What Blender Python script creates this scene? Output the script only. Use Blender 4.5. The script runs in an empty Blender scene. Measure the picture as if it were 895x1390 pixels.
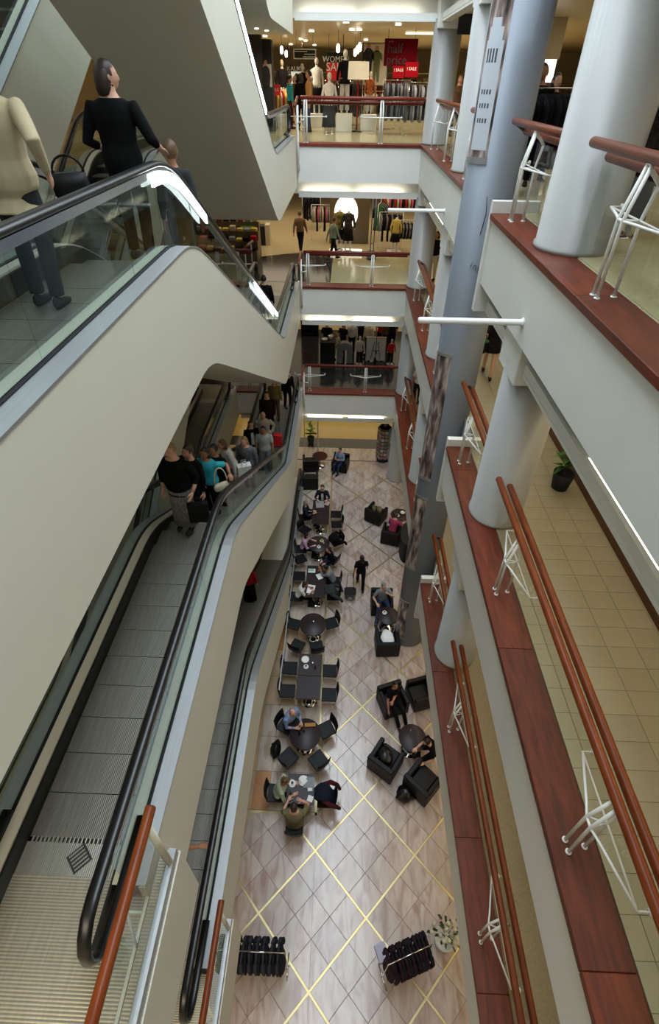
import bpy, bmesh, math, random
from math import sin, cos, pi, radians, sqrt, atan2
from mathutils import Vector, Matrix, noise
random.seed(7)
SC = bpy.context.scene
COL = SC.collection

# ---------------------------------------------------------------- camera, world, lights, exposure
CAM_Z = 14.9
def make_camera():
    f, cy, p, yw, r = 681.16, 646.11, .6712, .0259, -.0132
    fwd = Vector((-sin(yw)*cos(p), cos(yw)*cos(p), -sin(p)))
    rt = Vector((cos(yw), sin(yw), 0))
    dn = fwd.cross(rt)
    a = cos(r)*rt + sin(r)*dn
    b = -sin(r)*rt + cos(r)*dn
    cd = bpy.data.cameras.new('camera')
    cd.sensor_fit = 'HORIZONTAL'; cd.sensor_width = 36.0
    cd.lens = f/895*36.0
    cd.shift_x = 0.0
    cd.shift_y = -(695-cy)/895
    cd.clip_start = .05; cd.clip_end = 200
    c = bpy.data.objects.new('camera', cd)
    M = Matrix((( a.x, -b.x, -fwd.x, 0), (a.y, -b.y, -fwd.y, 0), (a.z, -b.z, -fwd.z, CAM_Z), (0, 0, 0, 1)))
    c.matrix_world = M
    COL.objects.link(c); SC.camera = c
make_camera()
SC.view_settings.view_transform = 'Standard'
SC.view_settings.look = 'None'
SC.view_settings.gamma = 1
SC.view_settings.exposure = 0.0
SC.view_settings.use_curve_mapping = False

W = bpy.data.worlds.new('sky'); SC.world = W; W.use_nodes = True
bg = W.node_tree.nodes['Background']
bg.inputs[0].default_value = (.72, .84, 1.0, 1); bg.inputs[1].default_value = 1.5

def area(name, loc, sx, sy, power, col, rot=(0, 0, 0)):
    l = bpy.data.lights.new(name, 'AREA'); l.shape = 'RECTANGLE'; l.size = sx; l.size_y = sy
    l.energy = power; l.color = col
    o = bpy.data.objects.new(name, l); o.location = loc; o.rotation_euler = rot; COL.objects.link(o)
    return o
def point(name, loc, power, col, r=.06):
    l = bpy.data.lights.new(name, 'POINT'); l.energy = power; l.color = col; l.shadow_soft_size = r
    o = bpy.data.objects.new(name, l); o.location = loc; COL.objects.link(o)
    return o
DAY = (.79, .90, 1.0); WARM = (1.0, .84, .62); SOFT = (1.0, .88, .68)
F = [0.0, 4.6, 8.95, 13.3, 17.65, 22.0]      # floor heights
# daylight from the glazed roof high above the well
area('skylight', (.5, 9.0, 25.5), 8.0, 20.0, 4100, DAY)
# ceiling lighting of the storeys: right hand walkways, shops behind the well, shops on the left
for k, (pr_, pb, pl) in enumerate([(120, 300, 90), (110, 190, 70), (125, 420, 80), (60, 330, 80)]):
    zc = F[k+1]-1.50
    area('walkway_ceiling_light', (3.9 if k < 3 else 5.4, 8.5, zc), .5 if k < 3 else 3.0, 17, pr_*(1 if k < 3 else 1.9), (1.0, .85, .58) if k < 3 else SOFT)
    if k < 3:
        area('shop_ceiling_light', (-.5, 26.0, zc), 12, 9, pb, WARM)
    area('shop_ceiling_light', (-9.0, 10.0, zc), 4, 16, pl, WARM)
for k in (0, 1, 2):
    area('landing_ceiling_light', (-2.6, -1.6, F[k+1]-1.5), 2.6, 1.6, 90, SOFT)
for ix in range(4):
    for iy in range(4):
        l = bpy.data.lights.new('shop_downlight', 'SPOT'); l.energy = 250; l.color = WARM; l.spot_size = radians(150); l.spot_blend = .9; l.shadow_soft_size = .12
        o = bpy.data.objects.new('shop_downlight', l); o.location = (-6.5+ix*4.2, 20.8+iy*3.6, F[4]-1.52); COL.objects.link(o)

# downlight: a point on a vertical plane at distance Y, looked up from the photograph (the plane gives the depth)
_f, _cy, _p, _yw, _r = 681.16, 646.11, .6712, .0259, -.0132
_F = Vector((-sin(_yw)*cos(_p), cos(_yw)*cos(_p), -sin(_p))); _R = Vector((cos(_yw), sin(_yw), 0)); _D = _F.cross(_R)
_A = cos(_r)*_R+sin(_r)*_D; _B = -sin(_r)*_R+cos(_r)*_D
def at(px, py, Y):
    d = _A*((px-447.5)/_f)+_B*((py-_cy)/_f)+_F; d = d*(Y/d.y); return Vector((d.x, d.y, d.z+CAM_Z))
# ---------------------------------------------------------------- materials
def lin(r, g, b):
    f = lambda c: (c/255/12.92) if c/255 <= .04045 else ((c/255+.055)/1.055)**2.4
    return (f(r), f(g), f(b), 1)
MATS = {}
def mat(name, rgb, rough=.5, metal=0.0, var=.0, vscale=3.0, bump=0.0, bscale=40.0, coat=0.0, emit=None, estr=0.0, alpha=None, perobj=0.0, stretch=None, spec=None, coords='Object'):
    if name in MATS: return MATS[name]
    m = bpy.data.materials.new(name); m.use_nodes = True
    nt = m.node_tree; N = nt.nodes; L = nt.links; p = N['Principled BSDF']
    base = lin(*rgb)
    p.inputs['Base Color'].default_value = base
    p.inputs['Roughness'].default_value = rough
    p.inputs['Metallic'].default_value = metal
    if spec is not None: p.inputs['Specular IOR Level'].default_value = spec
    if coat: p.inputs['Coat Weight'].default_value = coat; p.inputs['Coat Roughness'].default_value = .1
    vec = None
    if var or bump:
        tc = N.new('ShaderNodeTexCoord'); mp = N.new('ShaderNodeMapping')
        L.new(tc.outputs[coords], mp.inputs[0]); vec = mp.outputs[0]
        if stretch: mp.inputs['Scale'].default_value = stretch
    if var:
        n = N.new('ShaderNodeTexNoise'); n.inputs['Scale'].default_value = vscale; n.inputs['Detail'].default_value = 5
        L.new(vec, n.inputs['Vector'])
        mr = N.new('ShaderNodeMapRange'); mr.inputs[1].default_value = .3; mr.inputs[2].default_value = .7
        mr.inputs[3].default_value = 1-var; mr.inputs[4].default_value = 1+var
        L.new(n.outputs[0], mr.inputs[0])
        hs = N.new('ShaderNodeHueSaturation'); hs.inputs['Color'].default_value = base
        last = mr.outputs[0]
        if perobj:
            oi = N.new('ShaderNodeObjectInfo'); m2 = N.new('ShaderNodeMapRange')
            m2.inputs[3].default_value = 1-perobj; m2.inputs[4].default_value = 1+perobj
            L.new(oi.outputs['Random'], m2.inputs[0])
            mu = N.new('ShaderNodeMath'); mu.operation = 'MULTIPLY'; L.new(last, mu.inputs[0]); L.new(m2.outputs[0], mu.inputs[1]); last = mu.outputs[0]
        L.new(last, hs.inputs['Value']); L.new(hs.outputs[0], p.inputs['Base Color'])
    if bump:
        nb = N.new('ShaderNodeTexNoise'); nb.inputs['Scale'].default_value = bscale; nb.inputs['Detail'].default_value = 3
        L.new(vec, nb.inputs['Vector']); bp = N.new('ShaderNodeBump'); bp.inputs['Strength'].default_value = bump
        L.new(nb.outputs[0], bp.inputs['Height']); L.new(bp.outputs[0], p.inputs['Normal'])
    if emit:
        p.inputs['Emission Color'].default_value = (*emit, 1); p.inputs['Emission Strength'].default_value = estr
    MATS[name] = m
    return m
def nodes_of(m): return m.node_tree.nodes, m.node_tree.links, m.node_tree.nodes['Principled BSDF']

white = mat('white_plaster', (214, 214, 208), .6, var=.03, vscale=1.2, bump=.03, bscale=60)
beige = mat('escalator_cladding', (211, 207, 190), .55, var=.025, vscale=.7)
whitep = mat('white_enamel', (226, 226, 220), .35)
col_m = mat('column_paint', (152, 152, 149), .38, var=.02, vscale=2)
ceil_m = mat('ceiling_cream', (214, 196, 162), .35, var=.04, vscale=1)
silver = mat('brushed_silver', (160, 162, 162), .4, .6, var=.06, vscale=2, stretch=(40, 1, 40))
steel = mat('polished_steel', (168, 172, 178), .18, 1.0)
darksteel = mat('dark_steel', (72, 72, 70), .35, .8)
black = mat('black_rubber', (14, 14, 15), .32)
skirtm = mat('black_skirt', (16, 16, 16), .45)
chrome = mat('chrome', (210, 210, 212), .08, 1.0)
leather = mat('black_leather', (11, 10, 12), .5, bump=.15, bscale=120, spec=.25)
tabletop = mat('dark_brown_laminate', (42, 32, 34), .4, var=.05, vscale=5, spec=.3)
blackmat = mat('black_matt', (12, 12, 13), .7)
brass = mat('brass_strip', (178, 162, 118), .34, .7, var=.08, vscale=2)
grout = mat('joint_mortar', (122, 108, 98), .9)
tube_on = mat('lit_tube', (255, 250, 235), .5, emit=(1.0, .95, .80), estr=6)
tube_cool = mat('lit_tube_cool', (255, 255, 255), .5, emit=(.93, .98, 1.0), estr=7)
bulb = mat('lit_bulb', (255, 250, 235), .5, emit=(1.0, .90, .72), estr=6)
disc_on = mat('lit_disc', (255, 252, 240), .5, emit=(1.0, .95, .82), estr=1.6)
red = mat('red_card', (150, 14, 22), .5); redb = mat('red_bright', (214, 30, 30), .5)
paper = mat('white_paper', (232, 232, 230), .7)

def glass_mat(name, tint, ior=1.45):
    m = bpy.data.materials.new(name); m.use_nodes = True; N = m.node_tree.nodes; L = m.node_tree.links
    N.remove(N['Principled BSDF'])
    g = N.new('ShaderNodeBsdfGlossy'); g.inputs['Roughness'].default_value = .02
    t = N.new('ShaderNodeBsdfTransparent'); t.inputs[0].default_value = (*tint, 1)
    fr = N.new('ShaderNodeFresnel'); fr.inputs[0].default_value = ior
    mx = N.new('ShaderNodeMixShader')
    ge = N.new('ShaderNodeNewGeometry'); iv = N.new('ShaderNodeMath'); iv.operation = 'SUBTRACT'; iv.inputs[0].default_value = 1
    mu = N.new('ShaderNodeMath'); mu.operation = 'MULTIPLY'; L.new(ge.outputs['Backfacing'], iv.inputs[1]); L.new(iv.outputs[0], mu.inputs[0]); L.new(fr.outputs[0], mu.inputs[1])
    L.new(mu.outputs[0], mx.inputs[0]); L.new(t.outputs[0], mx.inputs[1]); L.new(g.outputs[0], mx.inputs[2])
    L.new(mx.outputs[0], N['Material Output'].inputs[0]); MATS[name] = m
    return m
glass = glass_mat('clear_glass', (.84, .89, .87), 1.75)
glassg = glass_mat('green_glass', (.95, .98, .965))

# wood: reddish polished handrail and ledge
def wood_mat(name, c1, c2, rough, stretch, sc=3.0):
    m = mat(name, c1, rough, spec=.28); N, L, p = nodes_of(m)
    tc = N.new('ShaderNodeTexCoord'); mp = N.new('ShaderNodeMapping'); mp.inputs['Scale'].default_value = stretch
    n = N.new('ShaderNodeTexNoise'); n.inputs['Scale'].default_value = sc; n.inputs['Detail'].default_value = 8; n.inputs['Distortion'].default_value = .6
    r = N.new('ShaderNodeValToRGB'); r.color_ramp.elements[0].position = .3; r.color_ramp.elements[1].position = .72
    r.color_ramp.elements[0].color = lin(*c1); r.color_ramp.elements[1].color = lin(*c2)
    oi = N.new('ShaderNodeObjectInfo'); hs = N.new('ShaderNodeHueSaturation'); mr = N.new('ShaderNodeMapRange')
    mr.inputs[3].default_value = .82; mr.inputs[4].default_value = 1.15
    ad = N.new('ShaderNodeVectorMath'); ad.operation = 'ADD'
    L.new(tc.outputs['Object'], ad.inputs[0]); L.new(oi.outputs['Random'], ad.inputs[1]); L.new(ad.outputs[0], mp.inputs[0])
    L.new(mp.outputs[0], n.inputs[0]); L.new(n.outputs[0], r.inputs[0]); L.new(r.outputs[0], hs.inputs['Color'])
    L.new(oi.outputs['Random'], mr.inputs[0]); L.new(mr.outputs[0], hs.inputs['Value']); L.new(hs.outputs[0], p.inputs['Base Color'])
    return m
ledge_m = wood_mat('ledge_wood', (74, 30, 16), (108, 48, 26), .42, (5, .7, 5))
ledge_x = wood_mat('ledge_wood_cross', (80, 30, 22), (116, 52, 36), .42, (.7, 5, 5))
rail_m = wood_mat('rail_wood', (92, 38, 12), (124, 60, 22), .36, (8, 1, 8))
rail_x = wood_mat('rail_wood_cross', (84, 26, 16), (114, 42, 28), .36, (1, 8, 8))

# marble floor tiles
def marble(name, c1, c2, c3, perobj=.10, rough=.16, sc=1.3):
    m = mat(name, c1, rough); N, L, p = nodes_of(m)
    ge = N.new('ShaderNodeNewGeometry'); oi = N.new('ShaderNodeObjectInfo')
    sc_ = N.new('ShaderNodeVectorMath'); sc_.operation = 'SCALE'; sc_.inputs['Scale'].default_value = 37
    cb = N.new('ShaderNodeCombineXYZ'); L.new(oi.outputs['Random'], cb.inputs[0]); L.new(oi.outputs['Random'], cb.inputs[2])
    L.new(cb.outputs[0], sc_.inputs[0])
    ad = N.new('ShaderNodeVectorMath'); ad.operation = 'ADD'; L.new(ge.outputs['Position'], ad.inputs[0]); L.new(sc_.outputs[0], ad.inputs[1])
    mp = N.new('ShaderNodeMapping'); mp.inputs['Rotation'].default_value = (0, 0, radians(38)); mp.inputs['Scale'].default_value = (3.6, 1.0, 1.0)
    L.new(ad.outputs[0], mp.inputs[0])
    n = N.new('ShaderNodeTexNoise'); n.inputs['Scale'].default_value = sc; n.inputs['Detail'].default_value = 7; n.inputs['Distortion'].default_value = 1.1
    L.new(mp.outputs[0], n.inputs[0])
    r = N.new('ShaderNodeValToRGB'); e = r.color_ramp.elements; e[0].position = .32; e[0].color = lin(*c2); e[1].position = .62; e[1].color = lin(*c1)
    e2 = r.color_ramp.elements.new(.47); e2.color = lin(*c3)
    L.new(n.outputs[0], r.inputs[0])
    hs = N.new('ShaderNodeHueSaturation'); mr = N.new('ShaderNodeMapRange'); mr.inputs[3].default_value = 1-perobj; mr.inputs[4].default_value = 1+perobj
    L.new(oi.outputs['Random'], mr.inputs[0]); L.new(mr.outputs[0], hs.inputs['Value']); L.new(r.outputs[0], hs.inputs['Color'])
    L.new(hs.outputs[0], p.inputs['Base Color'])
    return m
tile_m = marble('rose_marble', (190, 178, 168), (158, 134, 124), (180, 162, 152))
tile_w = marble('pale_marble', (190, 182, 170), (160, 140, 124), (182, 168, 152))
tile_y = mat('cream_ceramic', (152, 145, 122), .3, var=.05, vscale=1.5, perobj=.04, coords='Object')
tile_g = mat('tile_joint', (84, 74, 52), .8)
tile_c = mat('cream_terrazzo', (196, 186, 150), .16, var=.05, vscale=6)
terr = mat('brown_terrazzo', (124, 112, 84), .35, var=.14, vscale=28)
dark_fl = mat('dark_granite', (44, 44, 44), .12, var=.1, vscale=20)
shop_fl = mat('honey_floor', (188, 174, 136), .12, var=.05, vscale=.8)
yellow_fl = mat('yellow_floor', (172, 150, 82), .12, var=.06, vscale=1.0)
wall_c = mat('cream_wall', (190, 176, 146), .6)
wall_b = mat('brown_panel', (92, 78, 54), .4, var=.05, vscale=.6)
mauve = mat('mauve_wall', (128, 92, 92), .6)

# grooved metal (escalator treads, landing plates)
def grooved(name, rgb, axis, freq, rough=.4, dirt=.25, metal=.55):
    m = mat(name, rgb, rough, metal); N, L, p = nodes_of(m)
    tc = N.new('ShaderNodeTexCoord'); w = N.new('ShaderNodeTexWave'); w.bands_direction = axis; w.inputs['Scale'].default_value = freq
    L.new(tc.outputs['Object'], w.inputs[0])
    b = N.new('ShaderNodeBump'); b.inputs['Strength'].default_value = .5; b.inputs['Distance'].default_value = .004
    L.new(w.outputs[1], b.inputs['Height']); L.new(b.outputs[0], p.inputs['Normal'])
    mp = N.new('ShaderNodeMapping'); L.new(tc.outputs['Object'], mp.inputs[0]); mp.inputs['Scale'].default_value = (22, 1.2, 1)
    n = N.new('ShaderNodeTexNoise'); n.inputs['Scale'].default_value = 1.6; n.inputs['Detail'].default_value = 4; L.new(mp.outputs[0], n.inputs[0])
    mr = N.new('ShaderNodeMapRange'); mr.inputs[1].default_value = .3; mr.inputs[2].default_value = .7; mr.inputs[3].default_value = 1-dirt; mr.inputs[4].default_value = 1.08
    L.new(n.outputs[0], mr.inputs[0])
    m3 = N.new('ShaderNodeMapRange'); m3.inputs[3].default_value = .62; m3.inputs[4].default_value = 1.0; L.new(w.outputs[1], m3.inputs[0])
    mu = N.new('ShaderNodeMath'); mu.operation = 'MULTIPLY'; L.new(mr.outputs[0], mu.inputs[0]); L.new(m3.outputs[0], mu.inputs[1])
    hs = N.new('ShaderNodeHueSaturation'); hs.inputs['Color'].default_value = lin(*rgb); L.new(mu.outputs[0], hs.inputs['Value']); L.new(hs.outputs[0], p.inputs['Base Color'])
    return m
tread_m = grooved('tread_metal', (140, 137, 126), 'X', 16)
plate_m = grooved('landing_plate_metal', (186, 180, 160), 'Y', 13, .38, .12)
comb_m = grooved('comb_metal', (172, 170, 156), 'X', 16, .35, .1)

# ---------------------------------------------------------------- mesh helpers
class MB:
    """collects geometry, then links it as ONE mesh object"""
    def __init__(s): s.v = []; s.f = []; s.m = []; s.sm = []
    def add(s, vs, fs, mi=0, smooth=False):
        o = len(s.v); s.v += [tuple(x) for x in vs]
        for f in fs: s.f.append([o+i for i in f]); s.m.append(mi); s.sm.append(smooth)
    def box(s, x0, x1, y0, y1, z0, z1, mi=0, rz=0, c=None):
        vs = [(x, y, z) for z in (z0, z1) for y in (y0, y1) for x in (x0, x1)]
        if rz:
            cx, cy = c or ((x0+x1)/2, (y0+y1)/2); k, q = cos(rz), sin(rz)
            vs = [(cx+(x-cx)*k-(y-cy)*q, cy+(x-cx)*q+(y-cy)*k, z) for x, y, z in vs]
        s.add(vs, [(0, 2, 3, 1), (4, 5, 7, 6), (0, 1, 5, 4), (2, 6, 7, 3), (0, 4, 6, 2), (1, 3, 7, 5)], mi)
    def cbox(s, x0, x1, y0, y1, z0, z1, ch=.01, mi=0):
        """box with chamfered top and bottom rims and edges"""
        def ring(z, i):
            a, b, c, d = x0+i, x1-i, y0+i, y1-i; h = ch
            return [(a+h, c, z), (b-h, c, z), (b, c+h, z), (b, d-h, z), (b-h, d, z), (a+h, d, z), (a, d-h, z), (a, c+h, z)]
        R = [ring(z0, ch), ring(z0+ch, 0), ring(z1-ch, 0), ring(z1, ch)]
        s.loft(R, mi, False)
    def loft(s, rings, mi=0, smooth=True, caps=True, closed=True):
        n = len(rings[0]); vs = [p for r in rings for p in r]; fs = []
        for i in range(len(rings)-1):
            for j in range(n if closed else n-1):
                a = i*n+j; b = i*n+(j+1) % n
                fs.append((a, b, b+n, a+n))
        if caps and closed: fs.append(tuple(range(n-1, -1, -1))); fs.append(tuple(len(vs)-n+i for i in range(n)))
        s.add(vs, fs, mi, smooth)
    def tube(s, pts, r, n=8, mi=0, smooth=True, caps=True):
        pts = [Vector(p) for p in pts]; rs = r if isinstance(r, list) else [r]*len(pts)
        rings = []; prev = None
        for i, p in enumerate(pts):
            if i == 0: t = pts[1]-p
            elif i == len(pts)-1: t = p-pts[i-1]
            else: t = (pts[i+1]-p).normalized()+(p-pts[i-1]).normalized()
            t = t.normalized()
            if prev is None:
                u = t.cross(Vector((0, 0, 1)));
                if u.length < .01: u = t.cross(Vector((0, 1, 0)))
                u.normalize()
            else:
                u = (prev-t*prev.dot(t)).normalized()
            prev = u; w = t.cross(u)
            rr = rs[i]; ra, rb = rr if isinstance(rr, (list, tuple)) else (rr, rr)
            rings.append([tuple(p+u*(ra*cos(2*pi*k/n))+w*(rb*sin(2*pi*k/n))) for k in range(n)])
        s.loft(rings, mi, smooth, caps)
    def lathe(s, prof, n=24, c=(0, 0, 0), mi=0, smooth=True):
        rings = [[(c[0]+r*cos(2*pi*k/n), c[1]+r*sin(2*pi*k/n), c[2]+z) for k in range(n)] for r, z in prof]
        s.loft(rings, mi, smooth)
    def prism(s, poly, z0, z1, mi=0):
        s.loft([[(x, y, z0) for x, y in poly], [(x, y, z1) for x, y in poly]], mi, False)
    def ell(s, c, r, n=12, m=8, mi=0, M=None):
        vs = []; 
        for i in range(1, m):
            a = pi*i/m
            for j in range(n):
                b = 2*pi*j/n; vs.append(Vector((r[0]*sin(a)*cos(b), r[1]*sin(a)*sin(b), r[2]*cos(a))))
        vs.append(Vector((0, 0, r[2]))); vs.append(Vector((0, 0, -r[2])))
        fs = []
        for i in range(m-2):
            for j in range(n): fs.append((i*n+j, (i+1)*n+j, (i+1)*n+(j+1) % n, i*n+(j+1) % n))
        T = (m-1)*n
        for j in range(n): fs.append((T, j, (j+1) % n)); fs.append((T+1, (m-2)*n+(j+1) % n, (m-2)*n+j))
        if M: vs = [M @ v for v in vs]
        s.add([v+Vector(c) for v in vs], fs, mi, True)
    def mesh(s, name, mats):
        me = bpy.data.meshes.new(name); me.from_pydata(s.v, [], s.f)
        for m in (mats if isinstance(mats, (list, tuple)) else [mats]): me.materials.append(m)
        me.polygons.foreach_set('material_index', s.m); me.polygons.foreach_set('use_smooth', s.sm)
        me.update(); return me
    def build(s, name, mats, parent=None, loc=(0, 0, 0), rz=0):
        o = bpy.data.objects.new(name, s.mesh(name, mats)); COL.objects.link(o)
        o.location = loc; o.rotation_euler = (0, 0, rz)
        if parent: o.parent = parent
        return o
def inst(name, me, parent=None, loc=(0, 0, 0), rz=0, rot=None):
    o = bpy.data.objects.new(name, me); COL.objects.link(o); o.location = loc; o.rotation_euler = rot or (0, 0, rz)
    if parent: o.parent = parent
    return o
def tag(o, label=None, cat=None, group=None, kind=None):
    if label: o['label'] = label
    if cat: o['category'] = cat
    if group: o['group'] = group
    if kind: o['kind'] = kind
    return o
def thing(name, label, cat, loc=(0, 0, 0), rz=0, group=None):
    o = bpy.data.objects.new(name, None); COL.objects.link(o); o.location = loc; o.rotation_euler = (0, 0, rz)
    o.empty_display_size = .2
    return tag(o, label, cat, group)
def copy_tree(o, parent=None):
    c = o.copy(); COL.objects.link(c); c.parent = parent
    for ch in list(o.children): copy_tree(ch, c)
    return c
def dup(o, loc, rz=0, label=None, group=None, scale=None):
    c = copy_tree(o); c.location = loc; c.rotation_euler = (0, 0, rz)
    if scale: c.scale = (scale,)*3
    if label: c['label'] = label
    if group: c['group'] = group
    return c
def remesh(o, vox, smooth=True):
    m = o.modifiers.new('union', 'REMESH'); m.mode = 'VOXEL'; m.voxel_size = vox; m.use_smooth_shade = smooth
    return o
def text_mesh(txt, size, m, extrude=.003, align='CENTER'):
    cu = bpy.data.curves.new('lettering', 'FONT'); cu.body = txt; cu.size = size; cu.extrude = extrude; cu.align_x = align; cu.align_y = 'CENTER'; cu.resolution_u = 2
    t = bpy.data.objects.new('tmp', cu); COL.objects.link(t)
    dg = bpy.context.evaluated_depsgraph_get(); dg.update()
    me = bpy.data.meshes.new_from_object(t.evaluated_get(dg)); COL.objects.unlink(t); bpy.data.objects.remove(t)
    me.materials.clear(); me.materials.append(m); return me
def lettering(txt, size, m, parent, loc, rot=(pi/2, 0, 0)):
    return inst('lettering', text_mesh(txt, size, m), parent, loc, rot=rot)
def clip_poly(poly, x0, x1, y0, y1):
    def cut(P, ax, v, keep_gt):
        out = []
        for i in range(len(P)):
            a, b = P[i], P[(i+1) % len(P)]
            ia = (a[ax] >= v) if keep_gt else (a[ax] <= v); ib = (b[ax] >= v) if keep_gt else (b[ax] <= v)
            if ia: out.append(a)
            if ia != ib:
                t = (v-a[ax])/(b[ax]-a[ax]); out.append((a[0]+t*(b[0]-a[0]), a[1]+t*(b[1]-a[1])))
        return out
    for ax, v, g in ((0, x0, 1), (0, x1, 0), (1, y0, 1), (1, y1, 0)):
        poly = cut(poly, ax, v, g)
        if len(poly) < 3: return []
    return poly
def parea(P): return abs(sum(P[i][0]*P[(i+1) % len(P)][1]-P[(i+1) % len(P)][0]*P[i][1] for i in range(len(P))))/2

# ================================================================ THE SETTING
def slab(mb, x0, x1, y0, y1, z0, z1):
    vs = [(x, y, z) for z in (z0, z1) for y in (y0, y1) for x in (x0, x1)]
    mb.add(vs, [(4, 5, 7, 6)], 0); mb.add(vs, [(0, 2, 3, 1)], 1)
    mb.add(vs, [(0, 1, 5, 4), (2, 6, 7, 3), (0, 4, 6, 2), (1, 3, 7, 5)], 2)
XL, XR, YB = -1.62, 2.2, 18.5          # the well: left, right and back edge
YN = -4.0                              # how far the building is built behind the camera
GAP0, GAP1 = 8.6, 10.8                 # gap in the right balcony where the silver totem stands
RWX = [4.62, 4.62, 4.5, 16.0, 16.0]    # right wall of each storey

top_mats = [None, terr, tile_g, tile_c, tile_c]
for k in range(1, 5):
    mb = MB(); z1 = F[k]-(.012 if k == 2 else 0); z0 = F[k]-1.45
    slab(mb, 2.66, RWX[k]+.2 if k < 3 else 16, YN, GAP0, z0, z1)
    slab(mb, 2.80, RWX[k]+.2 if k < 3 else 16, GAP0, GAP1, z0, z1)
    slab(mb, 2.66, RWX[k]+.2 if k < 3 else 16, GAP1, 19.0, z0, z1)
    o = mb.build('floor', [top_mats[k], ceil_m, white]); tag(o, kind='structure')
    if k == 3: FLOOR3 = o
    if k == 2: FLOOR2 = o
    mb = MB(); slab(mb, -12.5, 16, 19.0, 40, z0, F[k])
    o = mb.build('floor', [{1: dark_fl, 2: shop_fl, 3: tile_c, 4: tile_c}[k], ceil_m, white]); tag(o, kind='structure')
    mb = MB(); slab(mb, -12.5, -6.1, YN, 19.0, z0, F[k])
    o = mb.build('floor', [{1: dark_fl, 2: shop_fl, 3: tile_c, 4: tile_c}[k], ceil_m, white]); tag(o, kind='structure')
    mb = MB(); slab(mb, -6.1, XL-.05, YN, -.35, z0, F[k])
    slab(mb, XL-.05, 2.66, YN, -.5, z0, F[k])
    o = mb.build('floor', [shop_fl, ceil_m, white]); tag(o, kind='structure')

def strip_boxes(name, m, segs, kind='structure', parent=None):
    mb = MB()
    for s in segs: mb.box(*s)
    o = mb.build(name, m, parent)
    if kind and not parent: tag(o, kind=kind)
    return o
# fascias, ledges and light troughs of every storey
tube_me = {}
def light_tube(parent, x0, x1, y0, y1, z):
    mb = MB(); ax = (x1-x0) > (y1-y0)
    a, b = ((x0, (y0+y1)/2, z), (x1, (y0+y1)/2, z)) if ax else (((x0+x1)/2, y0, z), ((x0+x1)/2, y1, z))
    (mb.cbox(a[0], b[0], a[1]-.06, a[1]+.06, z-.03, z+.03, .01) if ax else mb.cbox(a[0]-.06, a[0]+.06, a[1], b[1], z-.03, z+.03, .01)); return mb.build('light_tube', tube_on, parent)
for k in range(1, 5):
    f = F[k]
    # right side fascia in two lengths
    for (y0, y1) in ((YN, GAP0), (GAP1, YB+.1)):
        w = strip_boxes('wall_right', white, [(2.24, 2.34, y0, y1, f-1.05, f-.08)])
        t = strip_boxes('trim_1', white, [(2.42, 2.66, y0, y1, f-1.53, f-1.48), (2.42, 2.47, y0, y1, f-1.47, f-1.34)])
        y = y0+.25; i = 0
        while y < y1-1.2:
            if k != 3 or y1 > 10 or y < 4.2: light_tube(t, 2.485, 2.485, y, y+1.45, f-1.41)
            y += 1.62; i += 1
        # ledge of long boards
        led = bpy.data.objects.new('trim_2', None); COL.objects.link(led); tag(led, kind='structure')
        y = y0; L_ = [3.9, 2.2, 2.9, 1.9, 3.1]; i = k
        while y < y1-.05:
            e = min(y+L_[i % 5], y1)
            if y1-e < .6: e = y1
            mb = MB(); mb.cbox(2.19, 2.66, y+.0015, e-.0015, f-.085, f+.0, .006); mb.build('ledge_board', ledge_m, led)
            y = e; i += 1
    # back fascia
    strip_boxes('wall_back', white, [(XL, 2.34, YB+.04, YB+.14, f-1.05, f-.08)])
    t = strip_boxes('trim_3', white, [(XL, 2.66, YB+.22, YB+.5, f-1.52, f-1.47), (XL, 2.47, YB+.22, YB+.27, f-1.47, f-1.34)])
    for x0 in (-1.5, .3): light_tube(t, x0, x0+1.55, YB+.34, YB+.34, f-1.41)
    led = bpy.data.objects.new('trim_4', None); COL.objects.link(led); tag(led, kind='structure')
    for a, b in ((XL, .35), (.35, 2.19)):
        mb = MB(); mb.cbox(a+.001, b-.001, YB, YB+.5, f-.085, f, .006); mb.build('ledge_board', ledge_x, led)
    mb = MB(); mb.box(2.191, 2.66, YB+.101, YB+.5, f-.085, f); mb.build('ledge_board', ledge_m, led)
    # back edge between the escalators and left of them
    strip_boxes('wall_back', white, [(-4.42, -3.32, YB+.04, YB+.14, f-1.05, f-.08), (-4.42, -3.32, YB+.3, YB+.5, f-1.52, f-1.40)])
    led = bpy.data.objects.new('trim_5', None); COL.objects.link(led); tag(led, kind='structure')
    mb = MB(); mb.cbox(-4.42, -3.32, YB, YB+.5, f-.085, f, .006); mb.build('ledge_board', ledge_x, led)
    # white end boxes of the right balcony at the gap, and the recessed edge of the gap itself
    strip_boxes('trim_6', white, [(2.205, 2.92, GAP0-.0, GAP0+.12, f-1.52, f+.16)])
    strip_boxes('trim_6', white, [(2.205, 2.92, GAP1-.12, GAP1+.0, f-1.52, f+.16)])

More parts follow.
